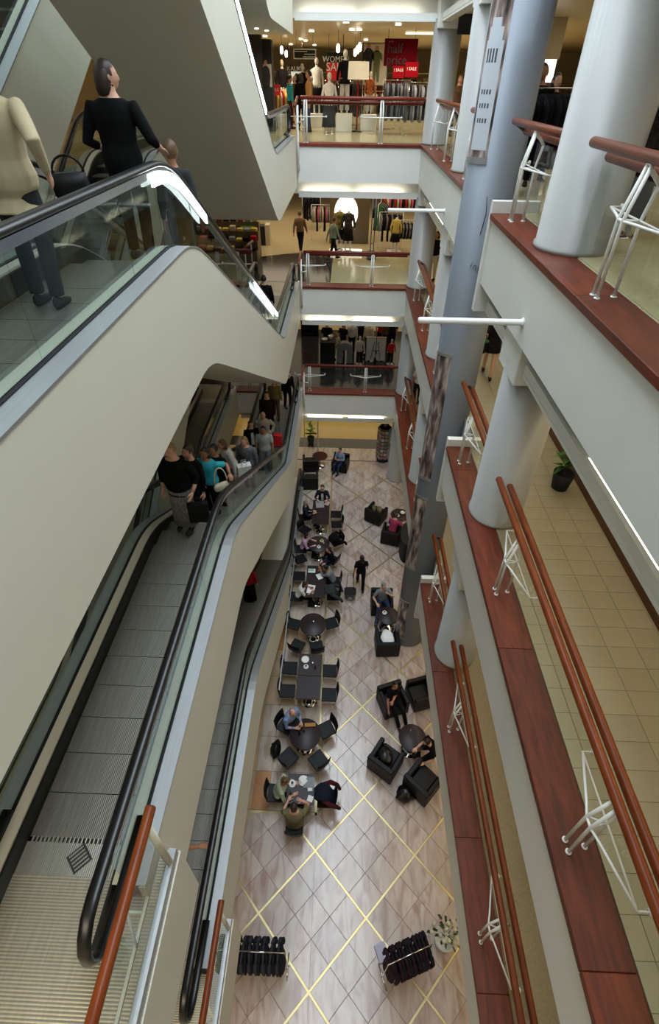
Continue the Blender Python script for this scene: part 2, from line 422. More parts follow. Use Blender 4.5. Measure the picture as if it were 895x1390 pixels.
# right walls, their skirtings, back and outer walls
for k in range(0, 3):
    z0, z1 = F[k], F[k+1]-1.45
    strip_boxes('wall_right', wall_c, [(RWX[k], RWX[k]+.15, YN, 19, z0, z1)])
    if k: strip_boxes('baseboard_right', wood_mat('skirting_wood', (70, 44, 24), (96, 62, 34), .4, (6, .7, 6)), [(RWX[k]-.03, RWX[k], YN, 19, z0, z0+.22)])
for k in range(0, 4):
    z0, z1 = F[k], F[k+1]-1.45
    yb = [28.0, 31.0, 39.5, 39.5][k]
    strip_boxes('wall_back', wall_c, [(-12.5, 16, yb, yb+.2, z0, z1)])
    strip_boxes('wall_left', wall_c, [(-12.6, -12.5, YN, 40, z0, z1)])
    if k == 3: strip_boxes('wall_right', wall_c, [(16, 16.2, YN, 40, z0, z1)])
    else: strip_boxes('wall_right', wall_c, [(9, 9.2, 19.0, yb, z0, z1), (RWX[k], 9, 18.85, 19.0, z0, z1)])
strip_boxes('wall_front', white, [(-12.5, 16, YN-.2, YN, 0, 24)])
# the storeys above the picture: parapets round the light well
strip_boxes('wall_back', white, [(-12.5, 16, 19.2, 19.4, F[4], 25.2)])
strip_boxes('wall_left', white, [(-6.3, -6.1, YN, 19.4, F[4], 25.2)])
strip_boxes('wall_right', white, [(4.6, 4.8, YN, 19.4, F[4], 25.2)])

# ---------------------------------------------------------------- ground floor
base = MB(); base.box(-12.5, 5, YN, 34, -.35, -.022); g0 = base.build('floor', grout); tag(g0, kind='structure')
fl_main = bpy.data.objects.new('floor', None); COL.objects.link(fl_main); tag(fl_main, kind='structure')
fl_left = bpy.data.objects.new('floor', None); COL.objects.link(fl_left); tag(fl_left, kind='structure')
def tile_prism(poly, m, parent, name='tile', z=0.0, th=.02, gap=.0035):
    cx = sum(p[0] for p in poly)/len(poly); cy = sum(p[1] for p in poly)/len(poly)
    def sh(P, d):
        out = []
        for x, y in P:
            v = Vector((x-cx, y-cy)); l = v.length; v = v*((l-d*1.4)/l) if l > .02 else v; out.append((v.x, v.y))
        return out
    mb = MB(); a = sh(poly, gap); b = sh(poly, gap+.003)
    mb.loft([[(x, y, -th) for x, y in a], [(x, y, -.002) for x, y in a], [(x, y, 0) for x, y in b]], 0, False)
    return mb.build(name, m, parent, (cx, cy, z))
PER = 1.7254; BW = .048; TS = (PER-BW)/3
e1 = (1/sqrt(2), 1/sqrt(2)); e2 = (1/sqrt(2), -1/sqrt(2)); OX, OY = .89, 2.70
def P2(a, b): return (OX+a*e1[0]+b*e2[0], OY+a*e1[1]+b*e2[1])
shared_tile = {}
def diamonds(parent, x0, x1, y0, y1, m):
    for i in range(-6, 16):
        for j in range(-14, 8):
            for u in range(3):
                for v in range(3):
                    a0 = i*PER+BW/2+u*TS; b0 = j*PER+BW/2+v*TS
                    P = [P2(a0, b0), P2(a0+TS, b0), P2(a0+TS, b0+TS), P2(a0, b0+TS)]
                    Q = clip_poly(P, x0, x1, y0, y1)
                    if not Q or parea(Q) < .01: continue
                    if parea(Q) > TS*TS*.995:
                        if m.name not in shared_tile:
                            shared_tile[m.name] = tile_prism(P, m, parent)
                        else:
                            cx = sum(p[0] for p in P)/4; cy = sum(p[1] for p in P)/4
                            inst('tile', shared_tile[m.name].data, parent, (cx, cy, 0))
                    else: tile_prism(Q, m, parent)
    def strips(horizontal, n0, n1):
        for i in range(n0, n1):
            c = i*PER
            if horizontal: P = [P2(-30, c-BW/2), P2(40, c-BW/2), P2(40, c+BW/2), P2(-30, c+BW/2)]
            else: P = [P2(c-BW/2, -30), P2(c-BW/2, 30), P2(c+BW/2, 30), P2(c+BW/2, -30)]
            Q = clip_poly(P, x0, x1, y0, y1)
            if Q and parea(Q) > .01:
                mb = MB(); mb.prism(Q, -.02, .001 if horizontal else .0016); mb.build('brass_strip', brass, parent)
    strips(True, -16, 8); strips(False, -6, 16)
diamonds(fl_main, -.33, 3.0, .7, 20.0, tile_m)
print('TILES', len([c for c in bpy.data.objects if c.parent == fl_main and c.name.startswith('tile')]))
diamonds(fl_left, -3.4, -.33, .7, 4.68, tile_m)
diamonds(fl_left, -2.6, -.39, 16.0, 20.0, tile_w)
for q in ((-.39, -.33, 4.68, 20.0), (-3.4, -.33, 4.68, 4.74), (-3.3, -.39, 15.94, 16.0)):
    mb = MB(); mb.box(*q, -.02, .0012); mb.build('brass_strip', brass, fl_left)
sl = [mat('slab_sand', (182, 160, 130), .2, var=.08, vscale=2, perobj=.08), mat('slab_orange', (176, 130, 88), .2, var=.1, vscale=2, perobj=.05), tile_w]
fl_strip = bpy.data.objects.new('floor', None); COL.objects.link(fl_strip); tag(fl_strip, kind='structure')
rs = random.Random(3); y = 4.75
xs = [-3.3, -2.55, -2.05, -1.62, -1.0, -.39]
while y < 15.9:
    for a, b in zip(xs[:-1], xs[1:]):
        e = min(y+.93, 15.93)
        tile_prism([(a, y), (b, y), (b, e), (a, e)], sl[rs.choice([0, 0, 1, 2]) if b < -1 else rs.choice([0, 2, 2])], fl_strip, 'slab')
    y += .93
# back of the ground floor: pale border, dark band, yellow polished floor
fb = bpy.data.objects.new('floor', None); COL.objects.link(fb); tag(fb, kind='structure')
mb = MB(); mb.box(-12, 5, 20.0, 20.06, -.02, .001); mb.build('border_strip', dark_fl, fb)
for i in range(9):
    x = -3.0+i*.8
    tile_prism([(x, 20.06), (x+.8, 20.06), (x+.8, 21.1), (x, 21.1)], tile_w, fb, 'slab')
mb = MB(); mb.box(-12, 9, 21.1, 21.95, -.02, .0); mb.build('dark_band', dark_fl, fb)
mb = MB(); mb.box(-12, 9, 21.95, 28, -.02, .0); mb.build('yellow_area', yellow_fl, fb)
mb = MB(); mb.box(-12, -3.4, YN, 21.1, -.02, 0); mb.box(3.0, 4.6, YN, 21.1, -.02, 0); mb.box(-3.4, 3.0, YN, .7, -.02, 0); mb.build('plain_area', sl[0], fb)

# ---------------------------------------------------------------- second storey tiled walkway (right)
mb = MB(); tb = tile_prism([(0, 0), (.4, 0), (.4, .31), (0, .31)], tile_y, FLOOR2, z=F[2], th=.012, gap=.002)
tb.location = (2.87+.2-.02, .31*1+.155-.05, F[2]); first = True
for i in range(1, 58):
    yy = .31*i-.05
    for j in range(4):
        xx = 2.85+.4*j
        if i == 1 and j == 0: tb.location = (xx+.2, yy+.155, F[2]); continue
        if i > 57 : continue
        inst('tile', tb.data, FLOOR2, (xx+.2, yy+.155, F[2]))
mb = MB()
for i in range(1, 58):
    yy = .31*i-.05
    if GAP0-.1 < yy < GAP1-.2: continue
    mb.box(2.672, 2.847, yy+.002, yy+.308, F[2]-.012, F[2]-.0005)
mb.box(4.452, 4.5, .3, 18, F[2]-.012, F[2]-.0005)
o = mb.build('cut_tiles', tile_y, FLOOR2); tag(o, kind='stuff')
# third storey walkway tiles in view
tb = None
for i in range(0, 26):
    for j in range(5):
        x = 2.68+.4*j+.2; yy = 2.6+.4*i+.2
        if GAP0-.1 < yy < GAP1 and j == 0: continue
        if tb is None: tb = tile_prism([(x-.2, yy-.2), (x+.2, yy-.2), (x+.2, yy+.2), (x-.2, yy+.2)], tile_c, FLOOR3, z=F[3]+.012, th=.012, gap=.002)
        else: inst('tile', tb.data, FLOOR3, (x, yy, F[3]+.012))
# L2 back: curved dark granite area, pale tile border behind the balustrade
pts = [(-12, 19.0), (-.55, 19.0), (-.55, 21.9)]+[(-.55-6.2*sin(a), 16.2+6.9*cos(a)) for a in [i*pi/2/9*.93 for i in range(0, 10)]]+[(-12, 17.5)]
Q = clip_poly(pts, -12.4, 9, 19.02, 40)
mb = MB(); mb.prism(Q, F[2]-.001, F[2]+.004); o = mb.build('floor', dark_fl); tag(o, kind='structure')
o = bpy.data.objects.new('floor', None); COL.objects.link(o); tag(o, kind='structure'); tb = None
for i in range(6):
    for j in range(7):
        x = -.35+.42*j; yy = 19.2+.42*i
        if tb is None: tb = tile_prism([(x-.21, yy-.21), (x+.21, yy-.21), (x+.21, yy+.21), (x-.21, yy+.21)], tile_c, o, z=F[2]+.006, th=.006, gap=.003)
        else: inst('tile', tb.data, o, (x, yy, F[2]+.006))
mb = MB(); mb.box(-12, 9, 25.2, 31, F[1], F[1]+.004); o = mb.build('floor', shop_fl); tag(o, kind='structure')

# ================================================================ COLUMNS
def column(x, y, r, label, levels=(0, 1, 2, 3), capital=True, group=None):
    t = thing('column', label, 'column', (x, y, 0), group=group)
    for k in levels:
        z0 = F[k]; z1 = F[k+1]-1.45
        mb = MB(); mb.lathe([(r+.02, z0), (r+.02, z0+.05), (r, z0+.06), (r, z1)], 40); mb.build('shaft', col_m, t)
        if capital:
            mb = MB(); mb.cbox(2.32-x, .45, -.42, .42, z1-.22, F[k+1]-1.06, .012); mb.build('capital', white, t)
    return t
column(2.74, 6.62, .43, 'thick white round column standing on the wooden ledge nearest the camera at right', (1, 2, 3))
column(2.70, 13.0, .42, 'white round column behind the silver totem, between it and the far corner', (1, 2, 3))
column(2.66, 18.82, .40, 'white round column at the far right corner of the light well')
column(-6.55, 19.4, .34, 'round grey column at the far left seen through the upper escalator glass', capital=False)

# ================================================================ ESCALATORS
Y0I, Y1I = 5.75, 13.28                       # incline between these distances
def zprof(Y, U, dz, soft=.45):
    sl_ = dz/(Y1I-Y0I)
    def ramp(t):                              # smooth max(t,0)
        if t < -soft: return 0.0
        if t > soft: return t
        return (t+soft)**2/(4*soft)
    return U+sl_*(ramp(Y-Y0I)-ramp(Y-Y1I))
YS = [-.3, .9, 1.16, 1.18, 2.0, 3.4, 4.8, 5.2, 5.4, 5.6, 5.8, 6.0, 6.3, 7.5, 9.0, 10.5, 12.0, 12.8, 13.0, 13.2, 13.4, 13.6, 13.9, 15.0, 16.5, 18.5]
def ysub(a, b, extra=()):
    return [a]+[y for y in YS if a+.02 < y < b-.02]+[b]
step_me = None
def step_mesh():
    mb = MB(); w = .5
    mb.box(-w, w, .004, .396, -.03, 0, 0)
    mb.box(-w, w, .004, .014, -.22, -.03, 1)      # riser
    for s in (-1, 1): mb.box(s*(w-.004)-.004, s*(w-.004)+.004, .004, .396, 0, .003, 2)
    return mb.mesh('step', [tread_m, darksteel, mat('step_edge_paint', (70, 66, 40), .5)])
STEP = step_mesh()
comb_mb = MB(); comb_mb.box(-.5, .5, 0, .26, -.03, .006, 0)
for i in range(24): comb_mb.box(-.49+i*.0408, -.47+i*.0408, -.05 if True else 0, .01, -.03, .002, 0)
COMB = comb_mb.mesh('comb_plate', [comb_m])
def escalator(x1, U, dz, label, steps=True, lights=(), y_end=18.5, glass_on=True, y_start=-.3, depth=1.18):
    """x1 = outer right face; runs away from the camera"""
    x0 = x1-1.66; xc = x1-.83
    t = thing('escalator', label, 'escalator', (xc, 0, U))
    lo = min(U, U+dz)
    Z = lambda y: zprof(y, U, dz)-U           # local z
    L0, R0 = -.83, .83
    # cladding trough: outer sides and soffit
    mb = MB(); rings = []
    for y in ysub(y_start, y_end):
        zt = Z(y)+(.20 if y > 1.17 else -.004); zb = Z(y)-depth
        if lo < .1: zb = max(zb, -U+.002); zb = min(zb, zt-.15)
        rings.append([(R0, y, zt), (R0, y, zb), (L0, y, zb), (L0, y, zt), (L0+.06, y, zt), (L0+.06, y, max(zb+.06, zt-.4)), (R0-.06, y, max(zb+.06, zt-.4)), (R0-.06, y, zt)])
    mb.loft(rings, 0, False); mb.build('cladding', beige, t)
    # panel seams along the cladding edge
    for s in (1, -1):
        e = R0*s
        def band(a, b, za, zb_, name, m, thick=.02):
            mb = MB(); rr = []
            xa, xb = sorted((e-s*a, e-s*b))
            for y in ysub(1.19, y_end-.25): rr.append([(xa, y, Z(y)+za-thick), (xb, y, Z(y)+za-thick), (xb, y, Z(y)+zb_), (xa, y, Z(y)+zb_)])
            mb.loft(rr, 0, False); return mb.build(name, m, t)
        band(-.006, .15, .222, .222, 'outer_deck', silver)
        band(.15, .185, .235, .235, 'gasket', blackmat)
        band(.185, .30, .222, .222, 'inner_deck', mat('inner_deck_cream', (206, 200, 182), .4))
        # skirt
        mb = MB(); xa, xb = sorted((e-s*.30, e-s*.325)); rr = []
        for y in ysub(.75, y_end-.25): rr.append([(xa, y, Z(y)-.25), (xb, y, Z(y)-.25), (xb, y, Z(y)+.20), (xa, y, Z(y)+.20)])
        mb.loft(rr, 0, False); mb.build('skirt', skirtm, t)
        # glass balustrade in panels
        if glass_on:
            ya = 1.2; cuts = [1.2, 2.75, 4.4, 5.3, 6.4, 8.0, 9.6, 11.2, 12.7, 13.8, 15.5, 17.2, 18.0]
            if y_end < 18: cuts = [c for c in cuts if c < y_end-.3]
            for a, b in zip(cuts[:-1], cuts[1:]):
                mb = MB(); xa, xb = e-s*.173, e-s*.161; xa, xb = min(xa, xb), max(xa, xb); rr = []
                aa, bb = a+.006, b-.006
                for y in ysub(aa, bb): rr.append([(xa, y, Z(y)+.23), (xb, y, Z(y)+.23), (xb, y, Z(y)+.87), (xa, y, Z(y)+.87)])
                mb.loft(rr, 0, False); mb.build('glass_panel', glass, t)
        # handrail with newel loops and the steel guide under it
        path = [(e-s*.167, y, Z(y)+.955) for y in ysub(.95, y_end-.6)]
        rN = .32
        near = [(e-s*.167, .95-rN*sin(a), Z(.95)+.955-rN+rN*cos(a)) for a in [pi*i/8 for i in range(8, 0, -1)]]
        far = [(e-s*.167, y_end-.6+rN*sin(a), Z(y_end)+.955-rN+rN*cos(a)) for a in [pi*i/8 for i in range(1, 9)]]
        full = near+path+far
        mb = MB(); mb.tube([(e-s*.167, 1.7, Z(1.7)+.955-2*rN)]+full+[(e-s*.167, y_end-1.3, Z(y_end)+.955-2*rN)], (.056, .03), 12)
        mb.build('handrail', black, t)
        mb = MB(); rr = []
        for y in ysub(.95, y_end-.6): rr.append([(e-s*.167-.032, y, Z(y)+.865), (e-s*.167+.032, y, Z(y)+.865), (e-s*.167+.032, y, Z(y)+.925), (e-s*.167-.032, y, Z(y)+.925)])
        mb.loft(rr, 0, False); g = mb.build('handrail_guide', steel, t)
        if s == 1:
            for a, b in lights:
                mb = MB(); rr = []
                for y in ysub(a, b): rr.append([(e-s*.167+.030, y, Z(y)+.80), (e-s*.167+.056, y, Z(y)+.80), (e-s*.167+.056, y, Z(y)+.90), (e-s*.167+.030, y, Z(y)+.90)])
                mb.loft(rr, 0, False); mb.build('light_strip', tube_cool, g)
    # landing plates and combs
    mb = MB(); mb.box(-.80, .80, y_start, 1.16, -.06, .004); mb.box(-.53, .53, 1.16, 1.28, -.06, .004); mb.build('landing_plate', plate_m, t)
    mb = MB(); mb.box(-.53, .53, 17.72, y_end+.4, Z(18)-.06, Z(18)+.004); mb.build('landing_plate', plate_m, t)
    inst('comb_plate', COMB, t, (0, 1.54, 0), pi); inst('comb_plate', COMB, t, (0, 17.46, Z(18)))
    if steps:
        y = 1.58
        while y < 17.4:
            z = Z(y+.2) if dz < 0 else Z(y+.2)
            o = inst('step', STEP, t, (0, y if dz > 0 else y, z))
            if dz < 0: o.rotation_euler = (0, 0, pi); o.location = (0, y+.4, z)
            y += .4
    return t
DN, UP = -1.65, -4.42
escalator(DN, F[5], F[4]-F[5], 'topmost escalator overhead, only its grey underside with small lights in view', steps=False, glass_on=False, depth=1.83)
escalator(DN, F[4], F[3]-F[4], 'big escalator coming down overhead at upper left with lit handrail strip', lights=((5.0, 6.6), (7.2, 11.4), (11.5, 13.0)))
e3 = escalator(DN, F[3], F[2]-F[3], 'upper left escalator whose glass side and beige wall fill the left edge', lights=((5.15, 6.9), (10.0, 11.9), (11.95, 13.0)))
escalator(DN, F[2], F[1]-F[2], 'middle escalator with ridged steps carrying the crowd of shoppers')
escalator(DN, F[1], F[0]-F[1], 'lowest escalator running down to the marble ground floor')
escalator(UP, F[0], F[1]-F[0], 'far left escalator behind the crowd with dark empty steps')
escalator(UP, F[1], F[2]-F[1], 'parallel rising escalator hidden mostly behind the beige wall', steps=False)
escalator(UP, F[2], F[3]-F[2], 'rising escalator seen behind the woman in black', steps=True)
escalator(UP, F[3], F[4]-F[3], 'white sided escalator rising at the top left corner')
# small lamps in the underside of the topmost escalator
t = thing('soffit_lights', 'row of tiny lamps in the grey underside of the topmost escalator', 'lights', (-2.48, 15, F[4]-1.84))
for i, (x, y) in enumerate([(-.45, -.9), (-.25, -.2), (-.05, .5), (.15, 1.2), (-.55, 1.6), (.3, 1.9)]):
    mb = MB(); mb.lathe([(.05, .003), (.05, -.012), (.035, -.012), (.03, -.004)], 12); o = mb.build('lamp', [bulb], t, (x, y, 0))
# maker-plate-like square drain in the landing comb
for o_ in [o for o in bpy.data.objects if o.name.startswith('escalator') and o.get('label', '').startswith('middle')]:
    mb = MB(); mb.box(-.09, .09, -.09, .09, 0, .006, 0)
    for i in range(5): mb.box(-.07, .07, -.075+i*.034, -.06+i*.034, .006, .009, 1)
    mb.build('square_plate', [darksteel, comb_m], o_, (.07, 1.42, .006), pi/4)

# ================================================================ BALUSTRADES
def bracket_mesh():
    mb = MB(); r = .017
    for s in (-1, 1):
        mb.tube([(0, s*.05, 0), (0, s*.045, .66), (.09, s*.035, 1.08)], r, 8)
        mb.tube([(0, s*.05, .66), (.04, s*.16, .66), (.17, s*.62, .655)], .013, 8)
        mb.tube([(.17, s*.62, .655), (.27, s*.62, .655)], .011, 6)
        mb.tube([(.262, s*.62, .655), (.285, s*.62, .655)], .03, 10)
        mb.lathe([(.03, 0), (.03, .012)], 12, (0, s*.05, 0))
        mb.tube([(0, s*.045, .66), (.17, 0, .655)], .010, 6)
    mb.tube([(.17, -.62, .655), (.17, .62, .655)], .010, 8)
    mb.tube([(.175, 0, 0), (.175, 0, .66), (.22, 0, .93)], r, 8)
    mb.lathe([(.03, 0), (.03, .012)], 12, (.175, 0, 0))
    mb.tube([(0, -.05, .66), (0, .05, .66)], .014, 8)
    mb.tube([(.09, -.035, 1.08), (.09, .035, 1.08)], .02, 8)
    mb.tube([(.09, 0, 1.06), (.22, 0, .93)], .02, 8)
    return mb.mesh('bracket', [whitep])
BR = bracket_mesh()
def balustrade(label, origin, rz, length, braks, panels, inner=True, group=None, m=None, capend=None, x_off=0):
    """local: y along the rail, x = 0 outer ledge edge, +x towards the walkway"""
    t = thing('balustrade', label, 'railing', origin, rz, group)
    wm = m or rail_m
    y0, y1 = length
    def rail(x, z, a, b):
        mb = MB(); mb.tube([(x, a, z), (x, a+.012, z), (x, b-.012, z), (x, b, z)], [.042, .05, .05, .042], 14); mb.build('handrail', wm, t)
    rail(.27, 1.12, y0, y1)
    if inner: rail(.46, 1.0, y0+.05, y1-.02)
    for y in braks: inst('bracket', BR, t, (.17, y, 0))
    for a, b in panels:
        mb = MB(); mb.box(.445, .457, a+.006, b-.006, .02, .92); mb.build('glass_panel', glassg, t)
    if capend is not None:
        mb = MB(); mb.tube([(.27, capend, 1.12), (.46, capend, 1.0)], .035, 8); mb.build('end_link', darksteel, t)
    return t
for k, nm in ((1, 'lower'), (2, 'middle'), (3, 'upper')):
    f = F[k]
    near = {1: 'lowest right walkway', 2: 'tiled middle walkway', 3: 'top walkway, ending at the near column'}[k]
    # near balcony: split by the column (Y 6.2 .. 7.05)
    pn = [(-.2, 1.7), (1.7, 3.4), (3.4, 4.9), (4.9, 6.3)]
    balustrade('double wooden handrail with white brackets on the '+near, (2.19, 0, f), 0, (-1.0, 6.14), (1.7, 4.85), pn)
    balustrade({1: 'short wooden rail from near column to silver totem, lowest walkway', 2: 'short wooden rail from near column to silver totem, tiled walkway', 3: 'short wooden rail from near column to silver totem, top storey'}[k],
               (2.19, 0, f), 0, (7.0, 9.25), (8.05,), [(7.0, 8.5)], capend=9.22)
    balustrade({1: 'wooden rail from silver totem to the far corner, lowest walkway', 2: 'wooden rail from silver totem to the far corner, middle walkway', 3: 'wooden rail from silver totem to the far corner, top walkway'}[k],
               (2.19, 0, f), 0, (13.5, 17.9), (14.7, 17.3), [(13.4, 15.2), (15.2, 16.8), (16.8, 18.4)], capend=17.88)
    balustrade({1: 'wooden rail piece beside the second column, lowest walkway', 2: 'wooden rail piece beside the second column, middle walkway', 3: 'wooden rail piece beside the second column, top walkway'}[k],
               (2.19, 0, f), 0, (11.4, 12.55), (11.9,), [(11.0, 12.6)])
    # back railing runs along x : local y -> -x ... rotate so that local +x points to +Y
    balustrade({1: 'back railing of the dark first storey with the letter and easel behind', 2: 'back railing of the middle storey with the lit disc behind', 3: 'back railing of the top storey with the half price sign behind'}[k],
               (0, YB-.0, f), pi/2, (-2.24, 1.52), (-.95, 1.36), [(-2.3, -.1), (-.1, 1.50)], m=rail_x)
    # short return rail and white post at the left end of the back railing
    t = thing('end_post', {1: 'white end post and red return rail left of the dark storey railing', 2: 'white end post and return rail left of the middle storey railing', 3: 'white end post and return rail left of the top storey railing'}[k], 'post', (-1.585, YB, f))
    mb = MB(); mb.tube([(0, -.05, -.75), (0, -.05, .95)], .035, 10); mb.build('post', whitep, t)
    mb = MB(); mb.tube([(-.02, .25, 1.12), (-.02, -.25, 1.02), (-.02, -.75, .95)], .045, 12); mb.build('return_rail', rail_m, t)
    mb = MB(); mb.tube([(0, -.05, .5), (.2, -.3, .62)], .018, 8); mb.tube([(0, -.05, -.7), (.03, .1, -.4)], .03, 8); mb.build('strut', whitep, t)
    # railing between the escalators at the back
    balustrade({1: 'short railing between the two escalators at the back, dark storey', 2: 'short railing between the two escalators at the back, middle storey', 3: 'short railing between the two escalators at the back, top storey'}[k],
               (0, YB-.0, f), pi/2, (3.34, 4.38), (3.86,), [(3.36, 4.36)], m=rail_x)
# guard rails beside the lower landings of the near end
for k, (ya, yb, lab) in {2: (-.2, 1.52, 'wooden guard rail and glass beside the landing of the middle escalator'), 1: (-.1, 1.78, 'wooden guard rail and glass beside the landing of the lowest escalator')}.items():
    t = thing('guard_rail', lab, 'railing', (-1.5, 0, F[k]))
    mb = MB(); mb.tube([(0, ya, 1.15), (0, ya+.01, 1.15), (0, yb-.012, 1.15), (0, yb, 1.15)], [.04, .045, .045, .04], 16); mb.build('handrail', rail_m, t)
    mb = MB(); mb.tube([(0, yb-.13, 1.12), (0, yb-.13, .14)], .034, 12); mb.build('post', mat('cream_enamel', (206, 200, 176), .4), t)
    mb = MB(); mb.box(-.035, .035, ya, yb-.02, .0, .14); mb.build('channel', silver, t)
    mb = MB(); mb.box(-.006, .006, ya+.01, yb-.17, .14, 1.02); mb.build('glass_panel', glass, t)
    mb = MB(); mb.box(-.14, .04, ya, yb-.0, -.05, .003); mb.build('floor_edge', plate_m, t)
    mb = MB(); mb.box(.0, .05, ya, yb, -1.18, -.002); mb.box(-.14, .0, yb-.04, yb, -1.18, -.05); mb.build('edge_cladding', beige, t)
    mb = MB(); mb.tube([(-.02, .95, .55), (-.16, .95, .55)], .012, 8); mb.tube([(-.15, .95, .55), (-.12, .80, .1)], .012, 8); mb.build('hook', whitep, t)

# white tubes that stick out over the well next to the columns
for k in (3, 2):
    for y, nm in ((6.2, 'near'), (12.92, 'far')):
        if k == 2: continue
        t = thing('banner_pole', {'near': 'long white pole sticking out over the well beside the near column', 'far': 'white pole sticking out over the well beside the second column'}[nm], 'pole', (2.24, y, F[k]-.78))
        mb = MB(); mb.tube([(0, 0, 0), (-.02, 0, 0), (-1.29, 0, 0), (-1.31, 0, 0)], [.045, .04, .04, .03], 14); mb.build('tube', whitep, t)
        mb = MB(); mb.tube([(0, 0, 0), (-.015, 0, 0)], .06, 14); mb.build('wall_plate', whitep, t)

# ================================================================ SILVER TOTEM
def totem():
    t = thing('totem', 'tall silver lens-shaped totem with poster windows rising from the ground floor', 'totem', (2.45, 9.95, 0))
    n = 18; A, B = .47, .28
    prof = [(A*cos(2*pi*i/n), B*sin(2*pi*i/n)*(1 if abs(cos(2*pi*i/n)) < .99 else 1)) for i in range(n)]
    mb = MB()
    mb.loft([[(x*s, y*s, z) for x, y in prof] for z, s in ((0.02, .93), (.06, 1.0), (17.2, 1.0))], 0, True)
    mb.build('body', mat('totem_metal', (112, 118, 126), .5, .25, var=.05, vscale=.8), t)
    # poster windows on the left part of the camera side
    def arc(a0, a1, z0, z1, off, name, m, seg=8, par=t):
        mb = MB(); rr = []
        for zz in (z0, z1):
            outer = [((A+off)*cos(a), (B+off)*sin(a), zz) for a in [a0+(a1-a0)*i/seg for i in range(seg+1)]]
            inner = [((A+off-.008)*cos(a), (B+off-.008)*sin(a), zz) for a in [a1+(a0-a1)*i/seg for i in range(seg+1)]]
            rr.append(outer+inner)
        mb.loft(rr, 0, False); return mb.build(name, m, par)
    a0, a1 = radians(188), radians(246)
    lights_p = bpy.data.materials.new('poster_print'); lights_p.use_nodes = True
    N, L, p = nodes_of(lights_p); tc = N.new('ShaderNodeTexCoord'); v = N.new('ShaderNodeTexNoise'); v.inputs['Scale'].default_value = 3.2; v.inputs['Detail'].default_value = 3
    mp = N.new('ShaderNodeMapping'); mp.inputs['Scale'].default_value = (3, 3, .6); L.new(tc.outputs['Object'], mp.inputs[0]); L.new(mp.outputs[0], v.inputs[0])
    r = N.new('ShaderNodeValToRGB'); e = r.color_ramp.elements; e[0].position = .35; e[0].color = lin(46, 44, 50); e[1].position = .7; e[1].color = lin(196, 184, 178); e2_ = e.new(.5); e2_.color = lin(122, 104, 98)
    L.new(v.outputs[0], r.inputs[0]); L.new(r.outputs[0], p.inputs['Base Color']); p.inputs['Roughness'].default_value = .25
    for z0, z1, nm in ((13.9, 17.0, 'a'), (7.2, 10.4, 'b'), (3.9, 6.5, 'c'), (.5, 2.3, 'd')):
        po = arc(a0+.04, a1-.04, z0, z1, .006, 'poster', lights_p)
        fr = arc(a0, a1, z0-.09, z0, .02, 'frame_bar', silver); arc(a0, a1, z1, z1+.07, .02, 'frame_bar', silver)
        if nm == 'a':
            # pale arch with dark lines of writing, flat print
            bands = [(14.0, 15.35, a0+.18, a1-.12), (15.35, 15.5, a0+.24, a1-.2), (15.5, 15.6, a0+.32, a1-.32)]
            for za, zb, aa, bb in bands: arc(aa, bb, za, zb, .0085, 'arch_print', mat('print_pale', (196, 202, 212), .4), par=po)
            for zz, hh in ((15.1, .16), (14.72, .06), (14.55, .06), (14.36, .06)):
                q = a0+.3
                while q < a1-.3:
                    arc(q, q+.06, zz, zz+hh, .011, 'print_mark', mat('print_ink', (70, 74, 84), .5), 2, par=po); q += .12
    mb = MB(); mb.tube([(-.1, -B-.01, 13.35), (-.06, -B-.015, 13.1), (-.1, -B-.012, 12.75)], .007, 6); mb.build('handle_line', darksteel, t)
    for i, c in enumerate('info'):
        inst('lettering', text_mesh(c, .16, mat('ink_grey', (86, 90, 96), .5)), t, (-.16+i*.07, -B-.012, 12.25-.03*i), rot=(pi/2, .2, 0))
totem()

# ================================================================ PEOPLE
skinL = mat('skin_light', (206, 158, 134), .5); skinM = mat('skin_tan', (164, 112, 84), .5); skinD = mat('skin_dark', (104, 66, 48), .5)
lips = mat('lips', (150, 84, 76), .5); eyem = mat('eye_dark', (30, 24, 22), .3)
HAIR = {'black': mat('hair_black', (18, 15, 15), .45, var=.3, vscale=30), 'brown': mat('hair_brown', (46, 32, 24), .45, var=.3, vscale=30), 'blond': mat('hair_blond', (150, 118, 72), .5, var=.25, vscale=30),
        'grey': mat('hair_grey', (120, 116, 110), .6, var=.2, vscale=30), 'light': mat('hair_light_brown', (96, 72, 46), .5, var=.25, vscale=30)}
def cloth(name, rgb, var=.08, vs=9): return mat('cloth_'+name, rgb, .9, spec=.15, var=var, vscale=vs, bump=.12, bscale=18)
PROF = [(-.10, .095, .085), (-.04, .155, .108), (.04, .165, .112), (.14, .142, .098), (.24, .148, .105), (.34, .165, .116), (.42, .172, .102), (.475, .14, .080), (.515, .075, .062), (.55, .056, .056), (.62, .052, .054)]
def ik(a, b, l1, l2, pole):
    d = b-a; L = d.length; mx = (l1+l2)*.995
    if L > mx: d = d*(mx/L); L = mx; b = a+d
    L = max(L, abs(l1-l2)+.02)
    u = d.normalized(); x = (l1*l1-l2*l2+L*L)/(2*L); h = sqrt(max(l1*l1-x*x, 0))
    p = pole-u*pole.dot(u); p = p.normalized() if p.length > 1e-4 else Vector((0, 0, 1))
    return a+u*x+p*h, b
